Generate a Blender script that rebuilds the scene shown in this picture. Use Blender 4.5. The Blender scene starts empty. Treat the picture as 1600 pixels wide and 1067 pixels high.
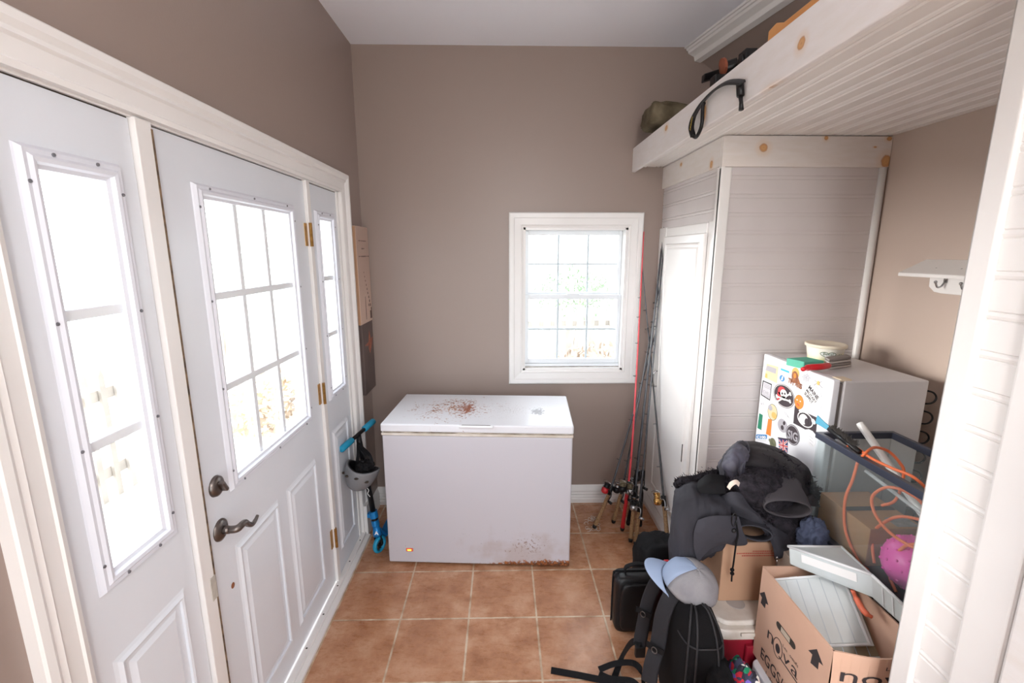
import bpy, bmesh, math, random
from mathutils import Vector, Matrix, noise
random.seed(7)
S = bpy.context.scene
C = S.collection
PI = math.pi
V = Vector

# ------------------------------------------------------------ camera
EYE = V((0.0, 0.0, 1.72))
PITCH = math.atan(138.5/711.0)
YAW = math.atan(15.0/711.0*math.cos(PITCH))
cam_d = bpy.data.cameras.new('camera'); cam_d.lens = 16.0; cam_d.sensor_width = 36.0; cam_d.sensor_fit = 'HORIZONTAL'
cam_d.clip_start = 0.02
cam = bpy.data.objects.new('camera', cam_d); C.objects.link(cam)
cam.location = EYE; cam.rotation_euler = (PI/2-PITCH, 0, -YAW)
S.camera = cam
S.view_settings.view_transform = 'Standard'; S.view_settings.look = 'None'
S.view_settings.exposure = 0.32; S.view_settings.gamma = 1.0; S.view_settings.use_curve_mapping = False

# ------------------------------------------------------------ world and lights
W = bpy.data.worlds.new('overcast_sky'); S.world = W; W.use_nodes = True
wn = W.node_tree.nodes; wl = W.node_tree.links; wn.clear()
wo = wn.new('ShaderNodeOutputWorld'); wb = wn.new('ShaderNodeBackground')
tc = wn.new('ShaderNodeTexCoord'); sx = wn.new('ShaderNodeSeparateXYZ'); mr = wn.new('ShaderNodeMapRange')
mr.inputs['From Min'].default_value = -1.0; mr.inputs['From Max'].default_value = 0.3
mr.inputs['To Min'].default_value = 9.0; mr.inputs['To Max'].default_value = 3.6
wb.inputs['Color'].default_value = (0.87, 0.94, 1.0, 1)
wl.new(tc.outputs['Generated'], sx.inputs[0]); wl.new(sx.outputs['X'], mr.inputs['Value'])
wl.new(mr.outputs[0], wb.inputs['Strength']); wl.new(wb.outputs[0], wo.inputs[0])

def area(name, loc, rot, sx_, sy_, power, col=(1, 1, 1), portal=False):
    l = bpy.data.lights.new(name, 'AREA'); l.shape = 'RECTANGLE'; l.size = sx_; l.size_y = sy_
    l.energy = power; l.color = col
    if portal: l.cycles.is_portal = True
    o = bpy.data.objects.new(name, l); C.objects.link(o); o.location = loc; o.rotation_euler = rot
    return o
# sky portals in the door and window openings and the added rear one
area('door_portal', (-1.0, 1.68, 1.44), (0, -PI/2, 0), 0.95, 0.62, 1, portal=True)
area('near_sidelight_portal', (-1.0, 1.0, 1.45), (0, -PI/2, 0), 0.95, 0.22, 1, portal=True)
area('far_sidelight_portal', (-1.0, 2.33, 1.45), (0, -PI/2, 0), 0.95, 0.22, 1, portal=True)
area('window_portal', (0.46, 3.1, 1.42), (-PI/2, 0, 0), 0.7, 0.95, 1, portal=True)
area('rear_portal', (0.3, -1.55, 1.1), (PI/2, 0, 0), 1.5, 2.1, 1, portal=True)
# fill light added to brighten the room, unseen behind the camera
ll = bpy.data.lights.new('fill_light', 'POINT'); ll.energy = 42; ll.shadow_soft_size = 0.12; ll.color = (1.0, 0.97, 0.945)
FILL_LAMP = bpy.data.objects.new('fill_light', ll); C.objects.link(FILL_LAMP); FILL_LAMP.location = (0.25, -0.70, 2.30)
# hazy low sun outside the entrance door, shining in through its glazing
sl = bpy.data.lights.new('hazy_sun', 'SUN'); sl.energy = 6.2; sl.angle = 0.42; sl.color = (1.0, 0.93, 0.86)
so = bpy.data.objects.new('hazy_sun', sl); C.objects.link(so)
so.rotation_euler = (-V((-1.0, -0.10, 0.10))).to_track_quat('-Z', 'Y').to_euler()

# ------------------------------------------------------------ design-time measuring: pixel of the photo -> point on a real plane
cp, sp_ = math.cos(PITCH), math.sin(PITCH); cy_, sy_ = math.cos(YAW), math.sin(YAW)
def at(u, v, X=None, Y=None, Z=None):
    x = (u-800)/711.0; y = (533.5-v)/711.0
    Yr = cp+y*sp_; Zr = -sp_+y*cp
    d = V((cy_*x+sy_*Yr, -sy_*x+cy_*Yr, Zr))
    if X is not None: t = X/d.x
    elif Y is not None: t = Y/d.y
    else: t = (Z-EYE.z)/d.z
    return d*t+EYE

# ------------------------------------------------------------ materials
def lin(c):
    return tuple(((x/255.0)/12.92 if x/255.0 <= 0.04045 else ((x/255.0+0.055)/1.055)**2.4) for x in c)
MATS = {}
def mat(name, col, rough=0.5, metal=0.0, var=0.0, vscale=6.0, bump=0.0, bscale=80.0, spec=0.5, coat=0.0, sheen=0.0, col2=None, trans=0.0, alpha=1.0, emis=None):
    """col: 0-255 sRGB; var mixes towards col2 by noise"""
    m = bpy.data.materials.new(name); m.use_nodes = True
    nt = m.node_tree; b = nt.nodes['Principled BSDF']
    c = lin(col); b.inputs['Base Color'].default_value = (*c, 1)
    b.inputs['Roughness'].default_value = rough; b.inputs['Metallic'].default_value = metal
    b.inputs['Specular IOR Level'].default_value = spec
    if coat: b.inputs['Coat Weight'].default_value = coat
    if sheen: b.inputs['Sheen Weight'].default_value = sheen
    if trans: b.inputs['Transmission Weight'].default_value = trans
    if alpha < 1: b.inputs['Alpha'].default_value = alpha
    if emis: b.inputs['Emission Color'].default_value = (*lin(emis[0]), 1); b.inputs['Emission Strength'].default_value = emis[1]
    tcn = nt.nodes.new('ShaderNodeTexCoord')
    if var or col2:
        n = nt.nodes.new('ShaderNodeTexNoise'); n.inputs['Scale'].default_value = vscale; n.inputs['Detail'].default_value = 6
        nt.links.new(tcn.outputs['Object'], n.inputs['Vector'])
        r = nt.nodes.new('ShaderNodeValToRGB'); e = r.color_ramp.elements
        c2 = lin(col2) if col2 else tuple(x*(1-var) for x in c)
        e[0].position = 0.35; e[0].color = (*c, 1); e[1].position = 0.68; e[1].color = (*c2, 1)
        nt.links.new(n.outputs['Fac'], r.inputs['Fac']); nt.links.new(r.outputs['Color'], b.inputs['Base Color'])
    if bump:
        n2 = nt.nodes.new('ShaderNodeTexNoise'); n2.inputs['Scale'].default_value = bscale; n2.inputs['Detail'].default_value = 4
        nt.links.new(tcn.outputs['Object'], n2.inputs['Vector'])
        bp = nt.nodes.new('ShaderNodeBump'); bp.inputs['Strength'].default_value = bump; bp.inputs['Distance'].default_value = 0.005
        nt.links.new(n2.outputs['Fac'], bp.inputs['Height']); nt.links.new(bp.outputs['Normal'], b.inputs['Normal'])
    MATS[name] = m
    return m

class G:
    """tiny node-building helper"""
    def __init__(s, m): s.nt = m.node_tree; s.b = s.nt.nodes['Principled BSDF']
    def n(s, t, **k):
        o = s.nt.nodes.new(t)
        for a, v in k.items(): setattr(o, a, v)
        return o
    def l(s, a, b): s.nt.links.new(a, b)
    def pos(s): return s.n('ShaderNodeNewGeometry').outputs['Position']
    def math(s, op, a, b=None, c=None):
        o = s.n('ShaderNodeMath', operation=op)
        for i, x in enumerate((a, b, c)):
            if x is None: continue
            if isinstance(x, (int, float)): o.inputs[i].default_value = x
            else: s.l(x, o.inputs[i])
        return o.outputs[0]
    def noise(s, vec, scale, detail=5, rough=0.5):
        o = s.n('ShaderNodeTexNoise'); o.inputs['Scale'].default_value = scale; o.inputs['Detail'].default_value = detail; o.inputs['Roughness'].default_value = rough
        s.l(vec, o.inputs['Vector']); return o.outputs['Fac']
    def ramp(s, f, stops):
        o = s.n('ShaderNodeValToRGB'); e = o.color_ramp.elements
        while len(e) < len(stops): e.new(0.5)
        for i, (p, c) in enumerate(stops):
            e[i].position = p; e[i].color = (*c, 1) if len(c) == 3 else c
        s.l(f, o.inputs['Fac']); return o.outputs['Color']
    def mix(s, f, a, b):
        o = s.n('ShaderNodeMix', data_type='RGBA')
        for sock, x in ((o.inputs['Factor'], f), (o.inputs['A'], a), (o.inputs['B'], b)):
            if isinstance(x, (int, float)): sock.default_value = x
            elif isinstance(x, tuple): sock.default_value = (*x, 1)
            else: s.l(x, sock)
        return o.outputs['Result']
    def sep(s, v):
        o = s.n('ShaderNodeSeparateXYZ'); s.l(v, o.inputs[0]); return o.outputs
    def map(s, v, sc=(1, 1, 1), rot=(0, 0, 0), loc=(0, 0, 0)):
        o = s.n('ShaderNodeMapping'); s.l(v, o.inputs['Vector'])
        o.inputs['Scale'].default_value = sc; o.inputs['Rotation'].default_value = rot; o.inputs['Location'].default_value = loc
        return o.outputs[0]
    def smooth(s, x, a, b, lo=0.0, hi=1.0):
        o = s.n('ShaderNodeMapRange', interpolation_type='SMOOTHSTEP'); s.l(x, o.inputs['Value'])
        o.inputs['From Min'].default_value = a; o.inputs['From Max'].default_value = b
        o.inputs['To Min'].default_value = lo; o.inputs['To Max'].default_value = hi
        return o.outputs[0]
    def dist(s, v, c, sc=(1, 1, 1)):
        m = s.map(v, sc, (0, 0, 0), tuple(-c[i]*sc[i] for i in range(3)))
        o = s.n('ShaderNodeVectorMath', operation='LENGTH'); s.l(m, o.inputs[0]); return o.outputs['Value']
    def bump(s, h, strength=0.3, dist=0.004):
        o = s.n('ShaderNodeBump'); o.inputs['Strength'].default_value = strength; o.inputs['Distance'].default_value = dist
        s.l(h, o.inputs['Height']); s.l(o.outputs[0], s.b.inputs['Normal'])

M_wall = mat('taupe_wall_paint', (152, 135, 127), 0.38, bump=0.06, bscale=140, spec=0.5)
M_ceil = mat('ceiling_white', (242, 242, 249), 0.8, bump=0.05, bscale=120)
M_trim = mat('gloss_trim_paint', (238, 235, 233), 0.3, var=0.04, vscale=4)
M_door = mat('door_white_paint', (228, 232, 239), 0.28, var=0.03, vscale=3)
M_lite = mat('lite_frame_white', (222, 224, 233), 0.35)
M_vinyl = mat('window_vinyl', (236, 240, 244), 0.35)
M_bead = mat('beadboard_paint', (217, 210, 209), 0.4, var=0.05, vscale=5)
M_dirty = mat('dirty_grey_seal', (176, 168, 158), 0.6, col2=(110, 96, 80), vscale=30)
M_gap = mat('dark_gap', (60, 52, 46), 0.9)
M_nickel = mat('dark_nickel', (120, 112, 108), 0.32, 0.9, var=0.2, vscale=30)
M_brass = mat('brass', (190, 145, 80), 0.3, 0.9, var=0.3, vscale=60)
M_steel = mat('steel', (180, 180, 182), 0.25, 0.95)
M_white = mat('appliance_white', (236, 236, 240), 0.3)
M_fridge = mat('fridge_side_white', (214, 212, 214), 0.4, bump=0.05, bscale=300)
M_black = mat('black_nylon', (18, 17, 20), 0.75, spec=0.25, bump=0.3, bscale=400, var=0.2, vscale=12)
M_blackp = mat('black_plastic', (20, 19, 21), 0.4, spec=0.35)
M_pack = mat('backpack_fabric', (20, 18, 20), 0.9, spec=0.2, bump=0.4, bscale=500, col2=(14, 13, 15), vscale=8)
M_foam = mat('strap_mesh', (30, 28, 33), 0.8, bump=0.5, bscale=600)
M_card = mat('cardboard', (190, 150, 122), 0.85, bump=0.05, bscale=60, col2=(176, 136, 108), vscale=3)
M_card2 = mat('pink_brown_cardboard', (222, 182, 158), 0.8, col2=(206, 164, 140), vscale=3)
M_cardin = mat('inner_cardboard', (176, 132, 92), 0.9, var=0.12, vscale=5)
M_ink = mat('box_ink', (58, 50, 52), 0.8)
M_redink = mat('red_ink', (178, 82, 70), 0.8)
M_teal = mat('turquoise_rubber', (28, 150, 190), 0.5)
M_blue = mat('anodised_blue', (30, 130, 200), 0.3, 0.4)
M_grey = mat('helmet_grey', (122, 123, 127), 0.45)
M_red = mat('gloss_red', (205, 30, 40), 0.3)
M_cork = mat('cork', (170, 135, 98), 0.8, col2=(130, 98, 68), vscale=120)
M_carbon = mat('carbon_blank', (62, 64, 70), 0.25, spec=0.7)
M_pinkrod = mat('red_blank', (215, 70, 80), 0.3)
M_gold = mat('gold_metal', (205, 160, 95), 0.25, 0.9)
M_orange = mat('orange_cord', (238, 120, 72), 0.45)
M_cooler = mat('cooler_red', (150, 22, 44), 0.45, var=0.15, vscale=9)
M_lid = mat('cooler_lid', (222, 214, 206), 0.5, col2=(196, 184, 170), vscale=12)
M_shell = mat('charcoal_softshell', (58, 57, 64), 0.78, spec=0.3, bump=0.25, bscale=500, col2=(44, 43, 49), vscale=6)
M_shell2 = mat('brown_black_softshell', (48, 44, 47), 0.75, spec=0.3, bump=0.25, bscale=500, col2=(36, 33, 36), vscale=6)
M_hood = mat('crumpled_hood_lining', (76, 74, 88), 0.6, col2=(40, 39, 46), vscale=14)
M_sherpa = mat('black_sherpa', (54, 50, 56), 0.95, spec=0.15, bump=1.0, bscale=160, col2=(30, 28, 32), vscale=40)
M_denim = mat('blue_denim', (72, 80, 104), 0.85, bump=0.3, bscale=400, col2=(52, 58, 78), vscale=12)
M_capg = mat('cap_grey_mesh', (150, 147, 150), 0.8, bump=0.4, bscale=500, col2=(128, 126, 132), vscale=12)
M_capb = mat('cap_light_blue', (152, 168, 196), 0.8, bump=0.3, bscale=500)
M_pink = mat('ball_pink', (246, 84, 184), 0.35)
M_rim = mat('tank_rim', (60, 64, 78), 0.3)
M_clearp = mat('cloudy_plastic', (222, 230, 233), 0.3, col2=(208, 214, 212), vscale=7, alpha=0.86)
M_clearw = mat('white_plastic_edge', (240, 242, 244), 0.35, alpha=0.9)
M_tubew = mat('white_tube', (232, 232, 230), 0.4)
M_orangep = mat('raw_pine', (222, 160, 96), 0.5, col2=(200, 132, 70), vscale=6)
M_green = mat('olive_cloth', (74, 64, 46), 0.9, col2=(126, 114, 92), vscale=9, bump=0.3)
M_teals = mat('green_sponge', (96, 184, 160), 0.8, bump=0.3, bscale=250)
M_bright = mat('white_print', (240, 240, 240), 0.5)
M_yel = mat('yellow_print', (226, 190, 60), 0.5)
M_paper = mat('white_paper', (232, 230, 228), 0.7)

def glassmat(name, tint, gloss=0.08, extra=0.0):
    m = bpy.data.materials.new(name); m.use_nodes = True; nt = m.node_tree; nt.nodes.clear()
    o = nt.nodes.new('ShaderNodeOutputMaterial'); t = nt.nodes.new('ShaderNodeBsdfTransparent'); g = nt.nodes.new('ShaderNodeBsdfGlossy')
    d = nt.nodes.new('ShaderNodeBsdfDiffuse'); x = nt.nodes.new('ShaderNodeMixShader'); x2 = nt.nodes.new('ShaderNodeMixShader')
    t.inputs[0].default_value = (*tint, 1); g.inputs['Roughness'].default_value = 0.02
    d.inputs[0].default_value = (0.75, 0.8, 0.82, 1)
    lw = nt.nodes.new('ShaderNodeLayerWeight'); lw.inputs[0].default_value = 0.5
    pw = nt.nodes.new('ShaderNodeMath'); pw.operation = 'POWER'; pw.inputs[1].default_value = 4.0; nt.links.new(lw.outputs['Facing'], pw.inputs[0])
    fr = nt.nodes.new('ShaderNodeMath'); fr.operation = 'MULTIPLY_ADD'; fr.inputs[1].default_value = 0.5; fr.inputs[2].default_value = gloss*0.4; nt.links.new(pw.outputs[0], fr.inputs[0])
    nt.links.new(fr.outputs[0], x.inputs[0]); nt.links.new(t.outputs[0], x.inputs[1]); nt.links.new(g.outputs[0], x.inputs[2])
    x2.inputs[0].default_value = extra
    nt.links.new(x.outputs[0], x2.inputs[1]); nt.links.new(d.outputs[0], x2.inputs[2]); nt.links.new(x2.outputs[0], o.inputs[0])
    return m
M_glass = glassmat('window_glass', (0.97, 0.98, 0.98))
M_tank = glassmat('aquarium_glass', (0.94, 0.965, 0.965), extra=0.05)

# floor tiles: 32.5 x 33 cm terracotta with pale grout
def floor_material():
    m = mat('terracotta_tiles', (190, 140, 108), 0.3, spec=0.5); g = G(m)
    p = g.pos(); x, y, _ = g.sep(p)
    fx = g.math('FRACT', g.math('DIVIDE', g.math('ADD', x, 0.4935+3.255), 0.3255))
    fy = g.math('FRACT', g.math('DIVIDE', g.math('SUBTRACT', y, 1.562-3.305), 0.3305))
    ex = g.math('MULTIPLY', g.math('SUBTRACT', 0.5, g.math('ABSOLUTE', g.math('SUBTRACT', fx, 0.5))), 0.3255)
    ey = g.math('MULTIPLY', g.math('SUBTRACT', 0.5, g.math('ABSOLUTE', g.math('SUBTRACT', fy, 0.5))), 0.3305)
    e = g.math('MINIMUM', ex, ey)
    e = g.math('ADD', e, g.math('MULTIPLY', g.math('SUBTRACT', g.noise(p, 60, 2), 0.5), 0.0025))
    grout = g.smooth(e, 0.0035, 0.0052, 1, 0)
    n1 = g.noise(p, 7, 8, 0.68)
    c = g.ramp(n1, [(0.36, lin((158, 106, 74))), (0.5, lin((183, 132, 98))), (0.64, lin((203, 158, 127)))])
    n2 = g.noise(g.map(p, (1, 2.6, 1), (0, 0, 0.6)), 16, 7, 0.75)
    c = g.mix(g.smooth(n2, 0.58, 0.74, 0, 0.42), c, lin((220, 184, 154)))
    n3 = g.noise(g.map(p, (3.2, 1, 1), (0, 0, 0.5)), 24, 6, 0.8)
    c = g.mix(g.smooth(n3, 0.56, 0.76, 0, 0.45), c, lin((142, 98, 70)))
    ix = g.math('FLOOR', g.math('DIVIDE', g.math('ADD', x, 0.4935+3.255), 0.3255)); iy = g.math('FLOOR', g.math('DIVIDE', g.math('SUBTRACT', y, 1.562-3.305), 0.3305))
    cx = g.n('ShaderNodeCombineXYZ'); g.l(ix, cx.inputs[0]); g.l(iy, cx.inputs[1])
    wn_ = g.n('ShaderNodeTexWhiteNoise'); g.l(cx.outputs[0], wn_.inputs['Vector'])
    c = g.mix(g.math('MULTIPLY', wn_.outputs['Value'], 0.18), c, lin((176, 124, 92)))
    gc = g.ramp(g.noise(p, 14, 4), [(0.35, lin((170, 140, 112))), (0.6, lin((216, 196, 172)))])
    g.l(g.mix(grout, c, gc), g.b.inputs['Base Color'])
    g.l(g.math('ADD', g.math('MULTIPLY', n2, 0.25), g.math('MULTIPLY_ADD', grout, 0.4, 0.16)), g.b.inputs['Roughness'])
    h = g.math('SUBTRACT', g.math('MULTIPLY', n2, 0.3), g.math('MULTIPLY', grout, 1.0))
    g.bump(h, 0.35, 0.003)
    return m
M_floor = floor_material()

# painted pine boards with knots: list of (x,y,z, rx,ry,rz) in world
def pine(name, base, knots, axis_scale=(1, 1, 1)):
    m = mat(name, base, 0.4); g = G(m); p = g.pos()
    c = g.ramp(g.noise(g.map(p, axis_scale), 9, 5, 0.6), [(0.35, lin(base)), (0.72, lin((base[0]-5, base[1]-7, base[2]-10)))])
    wob = g.noise(p, 45, 3)
    for k in knots:
        d = g.dist(p, k[:3], (1/k[3], 1/k[4], 1/k[5]))
        d = g.math('ADD', d, g.math('MULTIPLY', g.math('SUBTRACT', wob, 0.5), 0.5))
        f = g.smooth(d, 0.75, 1.05, 1, 0); halo = g.smooth(d, 0.9, 2.4, 0.35, 0)
        c = g.mix(halo, c, lin((226, 190, 150)))
        ring = g.ramp(d, [(0.0, lin((196, 142, 96))), (0.35, lin((214, 164, 112))), (0.8, lin((200, 148, 100))), (1.0, lin((150, 104, 70)))])
        c = g.mix(f, c, ring)
    g.l(c, g.b.inputs['Base Color'])
    return m

# ------------------------------------------------------------ mesh builder
def rotm(ax, a, p=(0, 0, 0)):
    p = V(p); return Matrix.Translation(p) @ Matrix.Rotation(a, 4, ax) @ Matrix.Translation(-p)
class MB:
    def __init__(s): s.v = []; s.f = []; s.m = []; s.M = Matrix.Identity(4); s.mi = 0
    def add(s, vs, fs, mi=None):
        o = len(s.v); s.v += [s.M @ V(v) for v in vs]
        s.f += [tuple(i+o for i in f) for f in fs]; s.m += [s.mi if mi is None else mi]*len(fs); return s
    def box(s, a, b, mi=None):
        x0, y0, z0 = a; x1, y1, z1 = b
        return s.add([(x0,y0,z0),(x1,y0,z0),(x1,y1,z0),(x0,y1,z0),(x0,y0,z1),(x1,y0,z1),(x1,y1,z1),(x0,y1,z1)],
                     [(3,2,1,0),(4,5,6,7),(0,1,5,4),(1,2,6,5),(2,3,7,6),(3,0,4,7)], mi)
    def hexa(s, o, a, b, c, mi=None):
        o, a, b, c = V(o), V(a), V(b), V(c)
        fs = [(3,2,1,0),(4,5,6,7),(0,1,5,4),(1,2,6,5),(2,3,7,6),(3,0,4,7)]
        if a.cross(b).dot(c) < 0: fs = [f[::-1] for f in fs]
        return s.add([o, o+a, o+a+b, o+b, o+c, o+a+c, o+a+b+c, o+b+c], fs, mi)
    def prism(s, pts, ext, mi=None):
        n = len(pts); e = V(ext); P = [V(p) for p in pts]
        nr = V((0,0,0))
        for i in range(n): nr += P[i].cross(P[(i+1) % n])
        if nr.dot(e) < 0: P.reverse()
        vs = P+[p+e for p in P]
        fs = [tuple(range(n))[::-1], tuple(range(n, 2*n))]+[(i, (i+1) % n, n+(i+1) % n, n+i) for i in range(n)]
        return s.add(vs, fs, mi)
    def tube(s, pts, r, n=10, mi=None, caps=True, flat=None):
        P = [V(p) for p in pts]; R = r if isinstance(r, (list, tuple)) else [r]*len(P)
        vs = []; fs = []; up = None
        for i, p in enumerate(P):
            t = (P[min(i+1, len(P)-1)]-P[max(i-1, 0)]).normalized()
            if up is None: up = t.orthogonal().normalized()
            up = (up-t*up.dot(t)).normalized(); sd = t.cross(up)
            for k in range(n):
                a = 2*PI*k/n; vs.append(p+(up*math.cos(a)+sd*math.sin(a))*R[i])
        for i in range(len(P)-1):
            for k in range(n):
                a = i*n+k; b = i*n+(k+1) % n; fs.append((a, b, b+n, a+n))
        if caps: fs.append(tuple(range(n))[::-1]); fs.append(tuple(range((len(P)-1)*n, len(P)*n)))
        return s.add(vs, fs, mi)
    def ribbon(s, pts, w, th, side, mi=None):
        """flat strap along pts, width along side vectors"""
        P = [V(p) for p in pts]; vs = []; fs = []
        for i, p in enumerate(P):
            t = (P[min(i+1, len(P)-1)]-P[max(i-1, 0)]).normalized()
            sd = V(side[i] if isinstance(side, list) else side); sd = (sd-t*sd.dot(t)).normalized(); nn = t.cross(sd).normalized()
            ww = w[i] if isinstance(w, list) else w
            for a, b in ((-1,-1),(1,-1),(1,1),(-1,1)): vs.append(p+sd*a*ww/2+nn*b*th/2)
        for i in range(len(P)-1):
            for k in range(4):
                a = i*4+k; b = i*4+(k+1) % 4; fs.append((a, b, b+4, a+4))
        fs.append((3,2,1,0)); o = (len(P)-1)*4; fs.append((o, o+1, o+2, o+3))
        return s.add(vs, fs, mi)
    def lathe(s, prof, c, n=24, axis=(0,0,1), mi=None, a0=0.0, a1=2*PI):
        """prof: (r, h) along axis from centre c"""
        q = V((0,0,1)).rotation_difference(V(axis).normalized()).to_matrix(); c = V(c); full = abs(a1-a0-2*PI) < 1e-6
        m = n if full else n+1; vs = []; fs = []
        for r, h in prof:
            for k in range(m):
                a = a0+(a1-a0)*k/n; vs.append(c+q @ V((r*math.cos(a), r*math.sin(a), h)))
        for i in range(len(prof)-1):
            for k in range(n):
                a = i*m+k; b = i*m+(k+1) % m; fs.append((a, b, b+m, a+m))
        return s.add(vs, fs, mi)
    def blob(s, c, r, nu=32, nv=18, mi=None, fn=None, e=1.0, M=None):
        """super-ellipsoid with per-vertex displacement fn(unit)->scale"""
        c = V(c); vs = []; fs = []
        def sg(x): return math.copysign(abs(x)**e, x)
        for i in range(1, nv):
            th = PI*i/nv
            for k in range(nu):
                a = 2*PI*k/nu
                d = V((sg(math.sin(th))*sg(math.cos(a)), sg(math.sin(th))*sg(math.sin(a)), sg(math.cos(th))))
                f = fn(d) if fn else 1.0
                q = V((d.x*r[0]*f, d.y*r[1]*f, d.z*r[2]*f))
                if M: q = M @ q
                vs.append(c+q)
        for i in range(nv-2):
            for k in range(nu):
                a = i*nu+k; b = i*nu+(k+1) % nu; fs.append((a, a+nu, b+nu, b))
        top = len(vs); q0 = V((0,0,r[2]*(fn(V((0,0,1))) if fn else 1))); q1 = V((0,0,-r[2]*(fn(V((0,0,-1))) if fn else 1)))
        if M: q0 = M @ q0; q1 = M @ q1
        vs += [c+q0, c+q1]
        for k in range(nu):
            fs.append((k, (k+1) % nu, top)); o = (nv-2)*nu; fs.append((o+(k+1) % nu, o+k, top+1))
        return s.add(vs, fs, mi)
    def build(s, name, mats, parent=None, bevel=0.0, seg=2, smooth=False, subsurf=0, solid=0.0, label=None):
        me = bpy.data.meshes.new(name)
        if parent is not None: org = ORG[parent.name]
        else:
            lo = V([min(v[i] for v in s.v) for i in range(3)]); hi = V([max(v[i] for v in s.v) for i in range(3)])
            org = V(((lo.x+hi.x)/2, (lo.y+hi.y)/2, lo.z))
        me.from_pydata([v-org for v in s.v], [], s.f)
        if not isinstance(mats, (list, tuple)): mats = [mats]
        for m in mats: me.materials.append(m)
        for p, i in zip(me.polygons, s.m): p.material_index = i
        me.validate(); me.update()
        if smooth:
            for p in me.polygons: p.use_smooth = True
        o = bpy.data.objects.new(name, me); C.objects.link(o); ORG[o.name] = org
        if parent is not None: o.parent = parent
        else: o.location = org
        if smooth == 'auto' or (smooth and bevel):
            pass
        if solid:
            md = o.modifiers.new('thickness', 'SOLIDIFY'); md.thickness = solid; md.offset = 0
        if bevel:
            md = o.modifiers.new('bevel', 'BEVEL'); md.width = bevel; md.segments = seg; md.limit_method = 'ANGLE'; md.angle_limit = 0.6
        if subsurf:
            md = o.modifiers.new('subsurf', 'SUBSURF'); md.levels = subsurf; md.render_levels = subsurf
        if label: o['label'] = label
        return o
ORG = {}
def thing(name, label, cat, loc, group=None):
    o = bpy.data.objects.new(name, None); C.objects.link(o); o.location = loc; o.empty_display_size = 0.05
    ORG[o.name] = V(loc); return tag(o, label, cat, group)
def tag(o, label, cat, group=None, kind=None):
    o['label'] = label; o['category'] = cat
    if group: o['group'] = group
    if kind: o['kind'] = kind
    return o
def struct(o, label, cat): return tag(o, label, cat, kind='structure')
def sthing(name, label, cat, loc): o = thing(name, label, cat, loc); o['kind'] = 'structure'; return o

def bez(pts, n=8):
    """Catmull-Rom through points"""
    P = [V(p) for p in pts]; P = [P[0]*2-P[1]]+P+[P[-1]*2-P[-2]]; out = []
    for i in range(1, len(P)-2):
        a, b, c, d = P[i-1:i+3]
        for k in range(n):
            t = k/n
            out.append(0.5*((2*b)+(c-a)*t+(2*a-5*b+4*c-d)*t*t+(3*b-a-3*c+d)*t**3))
    out.append(P[-2]); return out

def text_mb(mb, s, o, right, up, height, width=None, depth=0.0006, mi=None, bold=0.0, align='LEFT', shear=0.0):
    """add lettering as mesh: o = lower-left (or centre) of the text, height = cap height"""
    cu = bpy.data.curves.new('lettering', 'FONT'); cu.body = s; cu.size = 1.0; cu.extrude = 0.0; cu.align_x = align; cu.offset = bold; cu.shear = shear
    cu.resolution_u = 3
    ob = bpy.data.objects.new('lettering', cu); C.objects.link(ob)
    dg = bpy.context.evaluated_depsgraph_get(); dg.update()
    me = bpy.data.meshes.new_from_object(ob.evaluated_get(dg))
    xs = [v.co.x for v in me.vertices]
    if xs:
        h = height/0.69; sxx = h if width is None else width/(max(xs)-min(xs))
        x0 = min(xs) if align == 'LEFT' else (min(xs)+max(xs))/2
        R, U = V(right).normalized(), V(up).normalized(); o = V(o)
        N = R.cross(U)
        vs = [o+R*(v.co.x-x0)*sxx+U*v.co.y*h+N*depth for v in me.vertices]
        mb.add(vs, [tuple(p.vertices) for p in me.polygons], mi)
    bpy.data.objects.remove(ob); bpy.data.curves.remove(cu); bpy.data.meshes.remove(me)

def profile_run(mb, prof, p0, p1, out, up=(0,0,1), mi=None):
    """extrude a profile [(out, up)...] (closed polygon) from p0 to p1"""
    o, u = V(out), V(up); pts = [V(p0)+o*a+u*b for a, b in prof]
    return mb.prism(pts, V(p1)-V(p0), mi)

# casing profile frame: rectangle ring with mitred corners
def ring(mb, o, R, U, N, w, h, prof, mi=None, sides='LTRB'):
    """rectangular frame, inner opening w x h with lower-left o; prof = [(distance outwards, height along N)] open list"""
    o, R, U, N = V(o), V(R), V(U), V(N)
    vs = []; k = len(prof)
    for d, z in prof:
        for a, b in ((-d, -d), (w+d, -d), (w+d, h+d), (-d, h+d)):
            vs.append(o+R*a+U*b+N*z)
    fs = []
    seg = {'B': 0, 'R': 1, 'T': 2, 'L': 3}
    for s_ in sides:
        j = seg[s_]; j2 = (j+1) % 4
        for i in range(k-1):
            fs.append((i*4+j, i*4+j2, (i+1)*4+j2, (i+1)*4+j))
    if R.cross(U).dot(N) < 0: pass
    return mb.add(vs, fs, mi)

# ------------------------------------------------------------ room shell
XL, XR, YB, ZC, YN = -0.87, 1.75, 2.92, 2.90, -1.5
# floor
b = MB(); b.box((XL-0.12, YN, -0.06), (XR+0.1, YB+0.1, 0.0))
struct(b.build('floor', M_floor), 'brown terracotta square tile floor with pale grout lines', 'floor')
# left wall with the opening for the entrance door unit (Y .80 .. 2.56, Z 0 .. 2.06)
DY0, DY1, DZ1 = 0.80, 2.56, 2.05
b = MB(); b.box((XL-0.12, YN, 0), (XL, DY0, ZC)); b.box((XL-0.12, DY1, 0), (XL, YB+0.1, ZC)); b.box((XL-0.12, DY0, DZ1), (XL, DY1, ZC))
struct(b.build('wall_left', M_wall), 'taupe painted left wall above and around the white entrance door', 'wall')
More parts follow.
